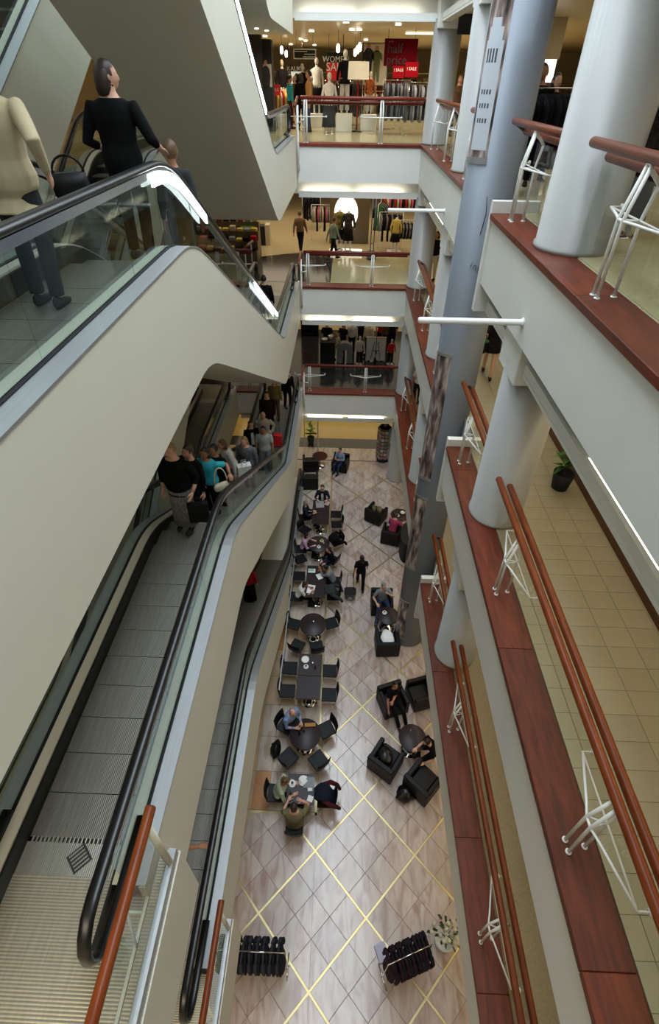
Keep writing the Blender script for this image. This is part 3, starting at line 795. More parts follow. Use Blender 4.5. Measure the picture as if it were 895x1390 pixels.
def add_head(mb, c, M, k=1.0):
    n, m = 16, 12; vs = []
    for i in range(1, m):
        a = pi*i/m
        for j in range(n):
            b = 2*pi*j/n; x, y, z = sin(a)*cos(b), sin(a)*sin(b), cos(a)
            w = 1.0 if z > 0 else 1-.32*z*z
            X, Y, Z = .074*x*w, (.094*y+.004)*(1 if z > 0 or y > 0 else 1-.12*abs(z)), .116*z
            if y > .86 and -.38 < z < .12: Y += .016*(y-.86)/.14*(1-abs(z+.2)*1.4)
            if y > .5 and z < -.62: Y += .012
            if y > .6 and .02 < z < .3 and .2 < abs(x) < .55: Y -= .006
            vs.append(Vector((X, Y, Z))*k)
    vs.append(Vector((0, 0, .116))*k); vs.append(Vector((0, .012, -.116))*k)
    fs = []
    for i in range(m-2):
        for j in range(n): fs.append((i*n+j, (i+1)*n+j, (i+1)*n+(j+1) % n, i*n+(j+1) % n))
    T = (m-1)*n
    for j in range(n): fs.append((T, j, (j+1) % n)); fs.append((T+1, (m-2)*n+(j+1) % n, (m-2)*n+j))
    mb.add([c+M@v for v in vs], fs, 0, True)
    for s in (-1, 1):
        mb.ell(c+M@Vector((s*.030, .084, .012)), (.011, .006, .006), 8, 5, 1, M)
        mb.ell(c+M@Vector((s*.030, .088, .034)), (.016, .004, .0035), 6, 4, 1, M)
        mb.ell(c+M@Vector((s*.076, .0, -.005)), (.010, .017, .028), 8, 6, 0, M)
    mb.tube([c+M@Vector((0, .090, .022)), c+M@Vector((0, .106, -.018)), c+M@Vector((0, .094, -.034))], [.006, .011, .009], 6, 0)
    mb.ell(c+M@Vector((0, .088, -.056)), (.021, .008, .007), 8, 5, 2, M)
def add_hair(mb, c, M, style, k=1.0, ex=None):
    if style == 'none': return
    n, m = 16, 12; R = (.084, .106, .126) if style != 'bald' else (.0775, .099, .118); vs = []; keep = []
    for i in range(m+1):
        a = pi*i/m
        for j in range(n):
            b = 2*pi*j/n; x, y, z = sin(a)*cos(b), sin(a)*sin(b), cos(a)
            wob = 1+.03*sin(5*b+3*a)
            vs.append(c+M@(Vector((R[0]*x*wob, R[1]*y*wob-.004, R[2]*z+.004))*k))
            low = {'short': -.45, 'crop': -.35, 'bald': -.3, 'bob': -.75, 'long': -.8, 'bun': -.5, 'curly': -.6}.get(style, -.5)
            top = .55 if style != 'bald' else -2
            ok = (z > top) or (y < .30+(.25 if z > .2 else 0) and z > low)
            if style == 'bald': ok = (y < .2 and low < z < .35)
            keep.append(ok)
    fs = []
    for i in range(m):
        for j in range(n):
            q = (i*n+j, (i+1)*n+j, (i+1)*n+(j+1) % n, i*n+(j+1) % n)
            if sum(keep[t] for t in q) >= 3: fs.append(q)
    mb.add(vs, fs, 0, True)
    if style in ('long',):
        ex.loft([[c+M@(Vector((rx*cos(2*pi*t/10), -.055+yy+ry*sin(2*pi*t/10), z))*k) for t in range(10)] for rx, ry, yy, z in ((.06, .05, 0, .05), (.088, .055, 0, -.05), (.095, .05, -.01, -.14), (.085, .04, -.015, -.24), (.05, .025, -.02, -.32))], 0, True)
    if style == 'bob':
        ex.loft([[c+M@(Vector((rx*cos(2*pi*t/14), yy+ry*sin(2*pi*t/14), z))*k) for t in range(14)] for rx, ry, yy, z in ((.05, .05, -.03, .09), (.084, .078, -.028, .04), (.092, .078, -.034, -.03), (.095, .072, -.042, -.09), (.082, .055, -.048, -.135), (.05, .03, -.05, -.15))], 0, True)
    if style == 'bun': ex.ell(c+M@Vector((0, -.115, .03)), (.045, .045, .045), 10, 8, 0, M)
    if style == 'curly':
        rr = random.Random(5)
        for i in range(26):
            a, b = rr.uniform(0, 1.9), rr.uniform(0, 2*pi)
            v = Vector((.088*sin(a)*cos(b), .105*sin(a)*sin(b)-.01, .125*cos(a)))
            if v.y > .05 and v.z < .06: continue
            ex.ell(c+M@v, (.03, .03, .03), 7, 5, 0, M)
def add_hand(mb, w, d, nrm, side, curl=.5, k=1.0):
    """palm with four unequal bent fingers and a thumb leaving its side"""
    d = d.normalized(); nrm = (nrm-d*nrm.dot(d)).normalized(); s = d.cross(nrm)*side
    mb.loft([[w+d*(t*k)+s*(a*k*cos(2*pi*i/8))+nrm*(b*k*sin(2*pi*i/8)) for i in range(8)] for t, a, b in ((-.03, .026, .020), (0, .028, .019), (.035, .039, .017), (.075, .042, .014), (.092, .036, .010))], 0, True)
    for i, (o, L) in enumerate(((.030, .070), (.010, .080), (-.011, .074), (-.031, .058))):
        p = w+(d*.082+s*o)*k; pts = [p]; dd = d.copy()
        for seg, q in enumerate((.42, .32, .26)):
            ang = curl*(.35+.5*seg); dd = (d*cos(ang)+nrm*sin(ang)).normalized(); p = p+dd*(L*q*k); pts.append(p)
        mb.tube(pts, [.0095*k, .0088*k, .008*k, .0055*k], 6)
    p0 = w+(d*.022+s*.030)*k; td = (d*.62+s*.70+nrm*.35).normalized(); p1 = p0+td*.034*k; p2 = p1+(td*.7+d*.6).normalized()*.028*k; p3 = p2+(td*.4+d*.8).normalized()*.02*k
    mb.tube([p0-td*.015, p1, p2, p3], [.014*k, .012*k, .0105*k, .006*k], 6)
def person(label, x, y, z, rz, pose='stand', h=1.7, top=None, sleeves='long', bottom=None, bkind='trousers', shoes=None, hair=('short', 'brown'), skin=None,
           lh=None, rh=None, lf=None, rf=None, lean=0.0, side=0.0, hyaw=0.0, hpitch=0.0, detail=0, hipz=None, group=None, wide=1.0, curl=.5, hood=False, open_jacket=None, toplen=-.06):
    k = h/1.70; t = thing('person', label, 'person', (x, y, z), rz, group)
    V = Vector; sk = skin or skinL; top = top or cloth('black', (12, 12, 13)); bottom = bottom or cloth('black', (12, 12, 13)); shoes = shoes or blackmat
    sit = pose == 'sit'
    hz = (hipz if hipz is not None else (.54 if sit else .925))*(1 if sit else k)
    P = V((0, 0, hz)); T = V((side, sin(lean), cos(lean))).normalized(); X = V((1, 0, 0)); Fw = T.cross(X)*-1
    Fw = X.cross(T)*-1 if False else T.cross(X)*1.0
    if Fw.y < 0: Fw = -Fw
    def ring(s_, rx, ry, inf=0.0, n=14):
        c = P+T*(s_*k)
        return [c+X*((rx*wide+inf)*k*cos(2*pi*i/n))+Fw*((ry*wide+inf)*k*sin(2*pi*i/n)) for i in range(n)]
    S = {}; sc = P+T*(.435*k)
    shoulders = {-1: sc-X*(.178*k*wide), 1: sc+X*(.178*k*wide)}
    hips = {-1: P-X*.088*k, 1: P+X*.088*k}
    if sit:
        dlh, drh = V((-.16, .40, .74)), V((.16, .40, .74)); dlf, drf = V((-.10, .44, .07)), V((.10, .40, .07))
    else:
        dlh, drh = V((-.25, .06, .80*k)), V((.25, .06, .80*k)); dlf, drf = V((-.10, .04, .08)), V((.10, -.03, .08))
        if pose == 'walk': dlf, drf = V((-.08, .26, .08)), V((.08, -.28, .12)); dlh, drh = V((-.24, -.16, .84*k)), V((.24, .20, .86*k))
    hands = {-1: V(lh) if lh else dlh, 1: V(rh) if rh else drh}; feet = {-1: V(lf) if lf else dlf, 1: V(rf) if rf else drf}
    arms = {}; legs = {}
    for s in (-1, 1):
        e, w = ik(shoulders[s], hands[s], .285*k, .255*k, V((s*.5, -.7, -.6))); arms[s] = (shoulders[s], e, w)
        kn, an = ik(hips[s], feet[s], .43*k, .42*k, V((s*.12, 1, .25))); legs[s] = (hips[s], kn, an)
    vox = .008 if detail else .0
    # ---- body
    mb = MB(); mb.loft([ring(*p) for p in PROF], 0, True)
    for s in (-1, 1):
        a, e, w = arms[s]; m1 = a.lerp(e, .5); m2 = e.lerp(w, .35)
        mb.tube([a-X*s*.03*k, a, m1, e, m2, w], [.04*k, .052*k, .045*k, .037*k, .037*k, .024*k], 10)
        d = (w-e).normalized(); nrm = V((-s, .1, -.2)) if d.z < -.5 else V((0, 0, -1))
        add_hand(mb, w, d, nrm, s*(1 if d.z < -.5 else 1), curl, k)
        a, e, w = legs[s]; m2 = e.lerp(w, .3)
        mb.tube([a+T*.03, a.lerp(e, .25), a.lerp(e, .6), e, m2, e.lerp(w, .7), w], [.07*k, .082*k, .066*k, .052*k, .055*k, .040*k, .034*k], 10)
        fd = V((0, 1, 0)); mb.tube([w-V((0, .04, .02)), w+V((0, .02, -.03)), w+fd*.13-V((0, 0, .055)), w+fd*.17-V((0, 0, .06))], [(.028, .028), (.036, .034), (.042, .018), (.02, .01)], 8)
    hc = P+T*(.662*k)+V((0, .015, 0)); M = Matrix.Rotation(hyaw, 3, 'Z')@Matrix.Rotation(-hpitch-lean*.4, 3, 'X')
    add_head(mb, hc, M, k)
    b = mb.build('body', [sk, eyem, lips], t)
    if detail: remesh(b, .0075)
    # ---- top
    mb = MB(); rr = [ring(s_, rx, ry, .016) for s_, rx, ry in PROF if toplen-.001 <= s_ <= .476]
    if toplen < -.07: rr = [ring(toplen, .17, .125, .014)]+rr
    rr.append(ring(.508, .082, .068, .014)); mb.loft(rr, 0, True)
    cut = {'long': .94, 'short': None, 'none': 0, 'three': .5}[sleeves]
    if sleeves != 'none':
        for s in (-1, 1):
            a, e, w = arms[s]
            if sleeves == 'short': pts = [a-X*s*.04*k, a, a.lerp(e, .72)]; rad = [.05*k, .070*k, .062*k]
            else: pts = [a-X*s*.04*k, a, a.lerp(e, .5), e, e.lerp(w, cut)]; rad = [.05*k, .070*k, .060*k, .052*k, .042*k if sleeves == 'three' else .034*k]
            mb.tube(pts, rad, 10)
    o = mb.build('top', top, t)
    remesh(o, .014 if detail else .022)
    if open_jacket:
        mb = MB(); fr = [P+T*(s_*k)+Fw*((ry*wide+.022)*k) for s_, ry in ((-.02, .112), (.14, .10), (.30, .113), (.42, .104))]
        mb.loft([[c-X*wd*k, c+X*wd*k, c+X*wd*k+Fw*.006, c-X*wd*k+Fw*.006] for c, wd in zip(fr, (.05, .045, .05, .035))], 0, False); mb.build('shirt_front', open_jacket, t)
    # ---- lower garment
    mb = MB(); q = [ring(s_, rx, ry, .012) for s_, rx, ry in PROF if s_ <= .15]; mb.loft(q, 0, True)
    if bkind in ('trousers', 'shorts'):
        for s in (-1, 1):
            a, e, w = legs[s]
            if bkind == 'trousers': mb.tube([a+T*.03, a.lerp(e, .3), a.lerp(e, .65), e, e.lerp(w, .5), e.lerp(w, .96)], [.085*k, .094*k, .080*k, .066*k, .062*k, .060*k], 10)
            else: mb.tube([a+T*.03, a.lerp(e, .3), a.lerp(e, .75)], [.085*k, .096*k, .086*k], 10)
        o = mb.build('trousers' if bkind == 'trousers' else 'shorts', bottom, t); remesh(o, .016 if detail else .024)
    else:
        f = {'skirt': .55, 'longskirt': 1.75, 'dress': .9}[bkind]
        def mid(u):
            r_ = []
            for s in (-1, 1):
                a, e, w = legs[s]; r_.append(a.lerp(e, u) if u <= 1 else e.lerp(w, u-1))
            return (r_[0]+r_[1])/2, (r_[1]-r_[0]).length/2
        rings = []
        if bkind == 'longskirt' and not sit:
            L_ = (hz-.14)
            rings = [[P+V((a*k*cos(2*pi*j/20)*(1+.02*(-1)**j), a*.72*k*sin(2*pi*j/20)*(1+.02*(-1)**j), -L_*u)) for j in range(20)] for u, a in ((0, .185), (.2, .195), (.6, .195), (1, .21))]
        for i in range(6 if not rings else 0):
            c, wd = mid(f*i/5); a = .175+.05*i/5*(1.5 if bkind == 'longskirt' else 1); rings.append([c+V((max(a, wd+.09)*k*cos(2*pi*j/16)*(1+.03*sin(5*j)), (.125+.05*i/5)*k*sin(2*pi*j/16)*(1+.04*cos(4*j)), 0)) for j in range(16)])
        mb.loft(rings, 0, True); o = mb.build('skirt', bottom, t)
    # ---- shoes and hair
    for s in (-1, 1):
        w = legs[s][2]; mb = MB()
        mb.loft([[V((w.x+a*cos(2*pi*j/10), w.y+yy+b*0, max(w.z+zz+c*sin(2*pi*j/10), 0.0))) for j in range(10)] for yy, a, b, zz, c in ((-.075, .025, 0, -.04, .03), (-.05, .038, 0, -.03, .05), (.0, .042, 0, -.03, .055), (.06, .045, 0, -.045, .040), (.13, .046, 0, -.055, .028), (.175, .025, 0, -.06, .018))], 0, True)
        mb.build('shoe', shoes, t)
    mb = MB(); ex = MB(); add_hair(mb, hc, M, hair[0], k, ex)
    if mb.v: ho = mb.build('hair', HAIR[hair[1]], t)
    if ex.v:
        eo = ex.build({'long': 'hair_length', 'bob': 'hair_length', 'bun': 'hair_bun'}.get(hair[0], 'curls'), HAIR[hair[1]], ho)
        if hair[0] == 'curly': tag(eo, kind='stuff')
    return t
def shoulder_bag(label, cat, x, y, z, rz, m, sz=(.32, .12, .26), strap=.45, name='handbag', group=None):
    t = thing(name, label, cat, (x, y, z), rz, group); a, b, c = sz
    mb = MB(); mb.loft([[(sx*a/2*w+0, sy*b/2*w2, zz) for sx, sy in ((-1, -.6), (-.6, -1), (.6, -1), (1, -.6), (1, .6), (.6, 1), (-.6, 1), (-1, .6))] for w, w2, zz in ((.85, .8, 0), (1, 1, .04), (1, 1, c*.6), (.86, .6, c))], 0, True); mb.build('bag_body', m, t)
    mb = MB(); mb.tube([(-a*.42*cos(q), .02*sin(2*q), c*.93+strap*sin(q)) for q in [pi*i/10 for i in range(11)]], .011, 6); mb.build('strap', m, t)
    return t
def carrier(label, x, y, z, rz, m, sz=(.32, .10, .36), group=None):
    t = thing('carrier_bag', label, 'bag', (x, y, z), rz, group); a, b, c = sz
    mb = MB(); mb.loft([[(-a/2*w, -b/2*w, zz), (a/2*w, -b/2*w, zz), (a/2*w, b/2*w, zz), (-a/2*w, b/2*w, zz)] for w, zz in ((.92, 0), (1, .03), (1, c))], 0, False); mb.build('bag_body', m, t)
    mb = MB()
    for s in (-1, 1): mb.tube([(-a*.2, s*b*.4, c), (-a*.15, s*b*.2, c+.11), (a*.15, s*b*.2, c+.11), (a*.2, s*b*.4, c)], .006, 5)
    mb.build('handles', m, t); return t
C = cloth
c_black = C('black', (12, 12, 13)); c_navy = C('navy', (26, 30, 44)); c_denim = C('denim', (44, 56, 84)); c_beige = C('beige_jacket', (196, 180, 148), .05); c_turq = C('turquoise', (52, 168, 184)); c_grey = C('grey', (120, 124, 128)); c_white = C('white', (206, 204, 200)); c_khaki = C('khaki', (112, 104, 76))
c_pink = C('rose', (150, 52, 84)); c_lilac = C('lilac', (188, 152, 180)); c_blue = C('light_blue', (120, 142, 178)); c_red = C('red', (150, 24, 28)); c_brown = C('brown', (92, 70, 52)); c_dgrey = C('dark_grey', (52, 54, 56)); c_olive = C('olive', (96, 104, 72)); c_mint = C('pale_green', (160, 176, 150), .25, 14); c_cream = C('cream', (206, 196, 168)); c_yellow = C('yellow', (220, 200, 60)); c_green = C('green', (60, 120, 54)); c_stripe = C('grey_stripe', (118, 116, 114), .35, 26); c_plaid = C('plaid', (96, 98, 104), .5, 16)
def zE(y, lvl): return zprof(y, F[lvl], F[lvl-1]-F[lvl])
# --- upper escalator
person('person in beige jacket and dark checked trousers cut by the left picture edge', -2.58, 4.3, zE(4.3, 3), .05, h=1.76, top=c_beige, bottom=c_dgrey, hair=('bob', 'brown'), rh=(.33, -.05, 1.02), lh=(-.25, .1, .95), detail=1, wide=1.2, toplen=-.2)
person('woman in black with dark hair looking right, hand on the escalator handrail', -2.23, 5.75, F[3]+.0, -.05, h=1.70, top=c_black, sleeves='three', bottom=c_black, hair=('bob', 'brown'), rh=(.33, .20, 1.02), lh=(-.2, .16, 1.0), hyaw=-.95, detail=1, wide=1.12, toplen=-.2)
person('short-haired person further down the upper escalator, only the head showing', -2.14, 7.05, zE(7.05, 3)+.03, 0, h=1.72, wide=.85, top=c_dgrey, bottom=c_black, hair=('short', 'light'), skin=skinM)
person('dark-haired person low on the upper escalator beside its lit strip', -2.3, 14.4, F[2], 0, h=1.6, top=c_black, bottom=c_black, hair=('short', 'black'))
shoulder_bag('black shoulder bag between the beige jacket and the woman in black', 'bag', -2.40, 4.9, F[3]+.74, .5, leather, (.30, .12, .20), .14)
# --- middle escalator crowd (faces towards camera side partly)
person('woman in black top and long grey striped skirt holding black bags', -2.55, 6.05, F[2]-.05, pi-.2, h=1.72, top=c_black, sleeves='three', bottom=c_stripe, bkind='longskirt', hair=('short', 'blond'), lh=(-.30, .12, .92), detail=0, wide=1.25, toplen=-.16, lf=(-.10, .04, .08))
carrier('glossy black shopping bag hanging beside the striped skirt', -2.24, 5.86, F[2]+.30, .3, leather)
person('person in black suit jacket behind the striped skirt woman', -2.50, 6.62, zE(6.6, 2)+.05, pi-.5, h=1.68, top=c_black, bottom=c_navy, hair=('short', 'brown'), open_jacket=c_cream, wide=1.05, toplen=-.16)
person('woman in turquoise T-shirt and black trousers with a cream shoulder bag', -2.42, 7.2, zE(7.2, 2), pi-.3, h=1.62, top=c_turq, sleeves='short', bottom=c_black, hair=('bob', 'black'), skin=skinM, rh=(-.02, .28, 1.0), lh=(-.42, -.05, 1.1), wide=1.1)
shoulder_bag('cream shoulder bag with dark straps held by the turquoise woman', 'bag', -2.16, 7.02, zE(7.2, 2)+.82, .6, c_cream, (.28, .09, .15), .36)
person('dark-haired person in black just behind the turquoise woman', -2.42, 7.75, zE(7.8, 2), pi-.4, h=1.66, top=c_black, bottom=c_black, hair=('short', 'black'), skin=skinM)
person('woman in white shirt bending over white bags on the middle escalator', -2.5, 9.2, zE(9.2, 2), pi-.9, h=1.66, top=c_white, bottom=c_grey, hair=('bob', 'light'), lean=.25, wide=1.05)
person('blond woman in grey plaid jacket on the middle escalator', -2.25, 9.75, zE(9.8, 2), pi-.2, h=1.70, top=c_plaid, bottom=c_dgrey, hair=('long', 'blond'), lean=.12, wide=1.15, toplen=-.16)
carrier('white plastic bag with black print held by the white-shirted woman', -2.12, 8.75, zE(8.9, 2)+.72, .4, c_white, (.30, .16, .34))
person('man in grey T-shirt with a yellow bag coming off the middle escalator', -2.30, 12.4, zE(12.4, 2), pi, h=1.74, top=C('pale_grey', (164, 168, 164)), sleeves='short', bottom=c_grey, hair=('crop', 'black'), skin=skinM, wide=1.1)
carrier('bright yellow carrier bag in front of the grey T-shirt man', -2.62, 12.1, zE(12.1, 2)+.62, .1, c_yellow, (.24, .08, .26))
person('balding man in cream sweater with hands on hips', -2.55, 13.9, F[1], pi+.1, h=1.82, top=C('oatmeal', (168, 164, 150)), bottom=c_black, hair=('bald', 'light'), rh=(.22, .02, 1.0), lh=(-.24, .02, 1.0), wide=1.12)
person('person in dark navy jacket left of the balding man', -2.88, 13.4, F[1]+.02, pi+.4, h=1.76, top=c_black, bottom=c_black, hair=('short', 'black'), open_jacket=c_white)
person('man in dark striped coat behind the balding man', -2.62, 15.3, F[1], pi, h=1.78, top=C('dark_red_stripe', (40, 28, 32), .4, 30), bottom=c_black, hair=('short', 'black'), wide=1.15, toplen=-.2)
person('blond woman with green scarf near the far end of the landing', -2.50, 16.4, F[1], pi, h=1.70, top=C('tan_green', (120, 104, 60)), bottom=c_brown, hair=('long', 'blond'))
person('person in black leaning at the far end of the landing', -2.15, 17.3, F[1], pi+.6, h=1.66, top=c_black, bottom=c_black, hair=('short', 'black'), lean=.3)
t = thing('suitcase', 'small red suitcase standing on the middle escalator landing', 'suitcase', (-2.22, 14.6, F[1]))
mb = MB(); mb.cbox(-.14, .14, -.1, .1, .04, .50, .02); mb.build('shell', redb, t)
mb = MB(); mb.tube([(-.07, .06, .5), (-.07, .06, .74), (.07, .06, .74), (.07, .06, .5)], .008, 6); mb.build('pull_handle', darksteel, t)
# --- lowest escalator
person('person in red top and black skirt half hidden on the lowest escalator', -2.62, 9.6, zE(9.6, 1), 0, h=1.68, top=c_red, bottom=c_black, bkind='longskirt', hair=('short', 'black'))
person('person with bare arm stretched to the handrail of the lowest escalator', -2.60, 2.38, F[1], pi-.15+pi, h=1.62, top=c_black, sleeves='short', bottom=c_black, hair=('short', 'brown'), rh=(.68, .16, 1.0), skin=skinM, detail=1)

# ================================================================ GROUND FLOOR CAFE
def cafe_chair(label, x, y, rz, group=None):
    """seat faces +y"""
    t = thing('cafe_chair', label, 'chair', (x, y, 0), rz, group)
    mb = MB(); mb.cbox(-.215, .215, -.21, .23, .43, .47, .014); mb.build('seat', leather, t)
    mb = MB(); rr = []
    for i in range(7):
        u = -1+2*i/6; xx = .215*u; yy = -.235+.035*u*u
        rr.append([(xx, yy-.009, .47), (xx, yy+.009, .47), (xx*1.0, yy-.035, .84), (xx*1.0, yy-.055, .84)])
    mb.loft(rr, 0, True); mb.build('backrest', leather, t)
    for sx, sy in ((-1, -1), (1, -1), (-1, 1), (1, 1)):
        mb = MB(); mb.tube([(sx*.19, sy*.19, .43), (sx*.215, sy*.23, .0)], .011, 6); mb.build('leg', chrome, t)
    return t
CH = [None]
def place_chair(label, x, y, rz, group=None):
    if CH[0] is None: CH[0] = cafe_chair(label, x, y, rz, group); return CH[0]
    c = dup(CH[0], (x, y, 0), rz, label)
    if group: c['group'] = group
    elif 'group' in c: del c['group']
    return c
def table(label, x, y, round_=True, r=.43, sx=.71, sy=.72, h=.75, top=None):
    t = thing('cafe_table', label, 'table', (x, y, 0)); mb = MB()
    if round_: mb.lathe([(r-.012, h-.035), (r, h-.028), (r, h-.006), (r-.006, h)], 40)
    else: mb.cbox(-sx/2, sx/2, -sy/2, sy/2, h-.035, h, .004)
    mb.build('tabletop', top or tabletop, t)
    mb = MB(); mb.lathe([(.035, .03), (.035, h-.06), (.12, h-.04), (.12, h-.035)], 16); mb.build('column', chrome, t)
    mb = MB(); mb.lathe([(.26, 0), (.26, .012), (.10, .022), (.04, .05)], 32); mb.build('base', chrome, t)
    return t
TX = -.74
table('dark square table with newspaper in front of the man in the suit', TX, 15.78, False)
table('dark square table nearer to us beside the suited man\'s table', TX, 15.05, False)
table('round dark table between the woman in lilac and the dark clothed sitters', TX, 13.58)
table('dark square table with white notepad and phone', TX, 12.10, False)
table('dark square table where the woman in white is writing', TX, 11.38, False)
table('round dark table with four empty chairs', TX, 9.92, r=.44)
table('dark square table carrying the white plate and cup', TX, 8.46, False)
table('bare dark square table next to the one with the plate', TX, 7.73, False)
table('round dark table of the man in the blue shirt', TX, 6.38)
table('dark square table crowded with cups and papers, lowest in the row', TX-.02, 5.02, False, sx=.70, sy=.70)
for lab, x, y, rz in [
    ('empty cafe chair right of the suited man\'s table, far one', -.10, 15.6, pi/2), ('empty cafe chair right of the suited man\'s table, near one', -.06, 14.98, pi/2+.1),
    ('cafe chair under the person in the dark denim jacket', -1.42, 15.35, -pi/2+.2), ('empty cafe chair turned away left of the suited man\'s table', -1.36, 14.62, -2.2),
    ('cafe chair under the woman in lilac', -1.42, 13.55, -pi/2), ('empty cafe chair below the woman in lilac', -1.42, 13.02, -pi/2+.5),
    ('cafe chair hung with a black coat by the round table', -.05, 14.0, pi/2+.5), ('cafe chair under the person holding a magazine', -.18, 13.05, pi/2-.6),
    ('empty cafe chair left of the white notepad', -1.40, 12.2, -pi/2), ('cafe chair under the woman in white', -1.40, 11.25, -pi/2),
    ('cafe chair under the man in the grey sweater', -.08, 12.0, pi/2), ('cafe chair with a dark coat below the grey sweater man', -.1, 11.35, pi/2),
    ('empty chair at upper left of the four-chair round table', -1.40, 10.1, -pi/2-.25), ('empty chair at upper right of the four-chair round table', -.14, 10.2, pi/2+.35),
    ('empty chair at lower left of the four-chair round table', -1.22, 9.28, -.42), ('empty chair pushed under the lower right of the four-chair round table', -.58, 9.25, .22),
    ('empty chair left of the table with the plate', -1.38, 8.5, -pi/2), ('empty chair left of the bare square table', -1.38, 7.75, -pi/2),
    ('empty chair right of the table with the plate', -.12, 8.45, pi/2), ('empty chair right of the bare square table', -.12, 7.68, pi/2),
    ('cafe chair under the man in the blue shirt', -1.32, 6.72, -pi/2-.5), ('empty chair at the upper right of the blue shirt man\'s table', -.16, 6.66, pi/2+.5),
    ('empty chair at the lower left of the blue shirt man\'s table', -1.18, 5.86, -.75), ('empty chair at the lower right of the blue shirt man\'s table', -.34, 5.82, .72),
    ('cafe chair under the light-haired person in pale green', -1.40, 5.0, -pi/2), ('cafe chair under the man in the khaki T-shirt', -.86, 4.30, 0), ('chair hung with a navy and red coat', -.10, 4.92, pi/2)]:
    place_chair(lab, x, y, rz)
def coat(label, x, y, z, rz, m, m2=None, w=.46, l=.7):
    t = thing('coat', label, 'coat', (x, y, z), rz)
    rs = random.Random(int(x*97+y*31)); mb = MB(); rr = []
    for i in range(8):
        u = i/7; wd = w*(.45+.35*sin(pi*min(1, u*1.25))+.1*rs.random()); zz = [.0, .05, .10, .12, .10, .02, -.16, -.34][i]
        rr.append([(wd*cos(2*pi*j/14)*.55*(1+.1*rs.random()), -l/2+l*u*.8, zz+.055*sin(2*pi*j/14)*(1+.4*rs.random())) for j in range(14)])
    mb.loft(rr, 0, True); b = mb.build('coat_body', m, t)
    for s in (-1, 1):
        mb = MB(); mb.tube([(s*.17, -.12, .06), (s*.26, .06, .02), (s*.25, .24, -.12), (s*.22, .30, -.28)], [.065, .06, .05, .045], 8); mb.build('sleeve', m2 or m, t)
    return t
coat('black coat thrown over the chair at the round table by the lilac woman', -.02, 13.95, .74, pi/2+.4+pi, c_black)
coat('dark navy coat with red edge over the chair at the lowest table', -.06, 4.92, .78, pi/2+pi, c_navy, C('maroon', (70, 24, 32)))
coat('dark coat on the chair below the grey sweater man', -.08, 11.32, .74, pi/2+pi, c_dgrey)
G = dict(z=0)
def seated(label, x, y, rz, **kw): return person(label, x, y, 0, rz, 'sit', **kw)
seated('man in dark suit and tie reading a newspaper at the far table', -.72, 16.42, pi, top=c_navy, bottom=c_black, hair=('short', 'brown'), open_jacket=c_white, rh=(-.14, .34, .82) and (.20, .36, .82), lh=(-.20, .36, .82), h=1.78)
seated('person in dark denim jacket sitting at the left of the far table', -1.38, 15.42, -pi/2, top=c_navy, bottom=c_black, hair=('bob', 'grey'), lh=(.02, .34, .8), rh=(.2, .34, .8))
seated('woman in lilac top leaning on the round table', -1.36, 13.6, -pi/2, top=c_lilac, bottom=c_black, hair=('bob', 'black'), lean=.25, h=1.64)
seated('person in black looking at a magazine beside the round table', -.22, 12.98, pi/2+.6, top=c_black, bottom=c_denim, hair=('long', 'black'), lean=.2, rh=(.08, .38, .62), lh=(-.12, .36, .62), h=1.66)
seated('woman in white T-shirt writing on a sheet of paper', -1.34, 11.28, -pi/2, top=c_white, sleeves='short', bottom=c_black, hair=('bob', 'brown'), skin=skinM, lean=.38, h=1.64, lh=(-.14, .42, .78), rh=(.10, .46, .78))
seated('man in grey sweater resting his head on his hand', -.14, 12.02, pi/2, top=c_grey, bottom=c_black, hair=('short', 'black'), skin=skinM, lean=.38, lh=(.02, .46, 1.02), rh=(.2, .42, .78), h=1.74)
seated('man in blue shirt with balding head typing at the round table', -1.24, 6.86, -pi/2-.75, top=c_blue, bottom=c_dgrey, hair=('bald', 'brown'), lean=.25, wide=1.12, h=1.78, lh=(-.10, .40, .80), rh=(.12, .40, .80))
seated('light-haired person in pale green shirt at the lowest table', -1.34, 5.02, -pi/2, top=c_mint, bottom=c_black, hair=('curly', 'light'), lean=.3, wide=1.1)
seated('man in khaki T-shirt seen from behind, lowest in the row', -.86, 4.34, 0, top=c_khaki, sleeves='short', bottom=c_dgrey, hair=('short', 'brown'), wide=1.22, h=1.82, lean=.12, rh=(.16, .30, 1.08), lh=(-.18, .4, .78))
# small things on the tables
def on_table(name, label, cat, x, y, z, parts, rz=0, group=None):
    t = thing(name, label, cat, (x, y, z), rz, group)
    for pn, mb, m in parts: mb.build(pn, m, t)
    return t
def cup(label, x, y, z=.75, m=None, r=.038, h=.075, saucer=True):
    P_ = []
    mb = MB(); mb.lathe([(r*.6, .008), (r, h*.5), (r*1.08, h), (r*.95, h), (r*.5, .02)], 16); mb.tube([(r, 0, h*.8), (r+.022, 0, h*.6), (r*.9, 0, h*.3)], .005, 6); P_.append(('cup', mb, m or paper))
    mb = MB(); mb.lathe([(r*.9, h*.82), (.001, h*.83)], 16); P_.append(('coffee', mb, mat('coffee', (54, 32, 20), .3)))
    if saucer: mb = MB(); mb.lathe([(.04, .0), (.078, .010), (.078, .014), (.035, .006)], 24); P_.append(('saucer', mb, m or paper))
    return on_table('coffee_cup', label, 'cup', x, y, z, P_)
def plate(label, x, y, z=.75, r=.12):
    mb = MB(); mb.lathe([(r*.55, 0), (r, .016), (r, .02), (r*.6, .008), (.001, .007)], 28); on_table('plate', label, 'plate', x, y, z, [('rim', mb, paper)])
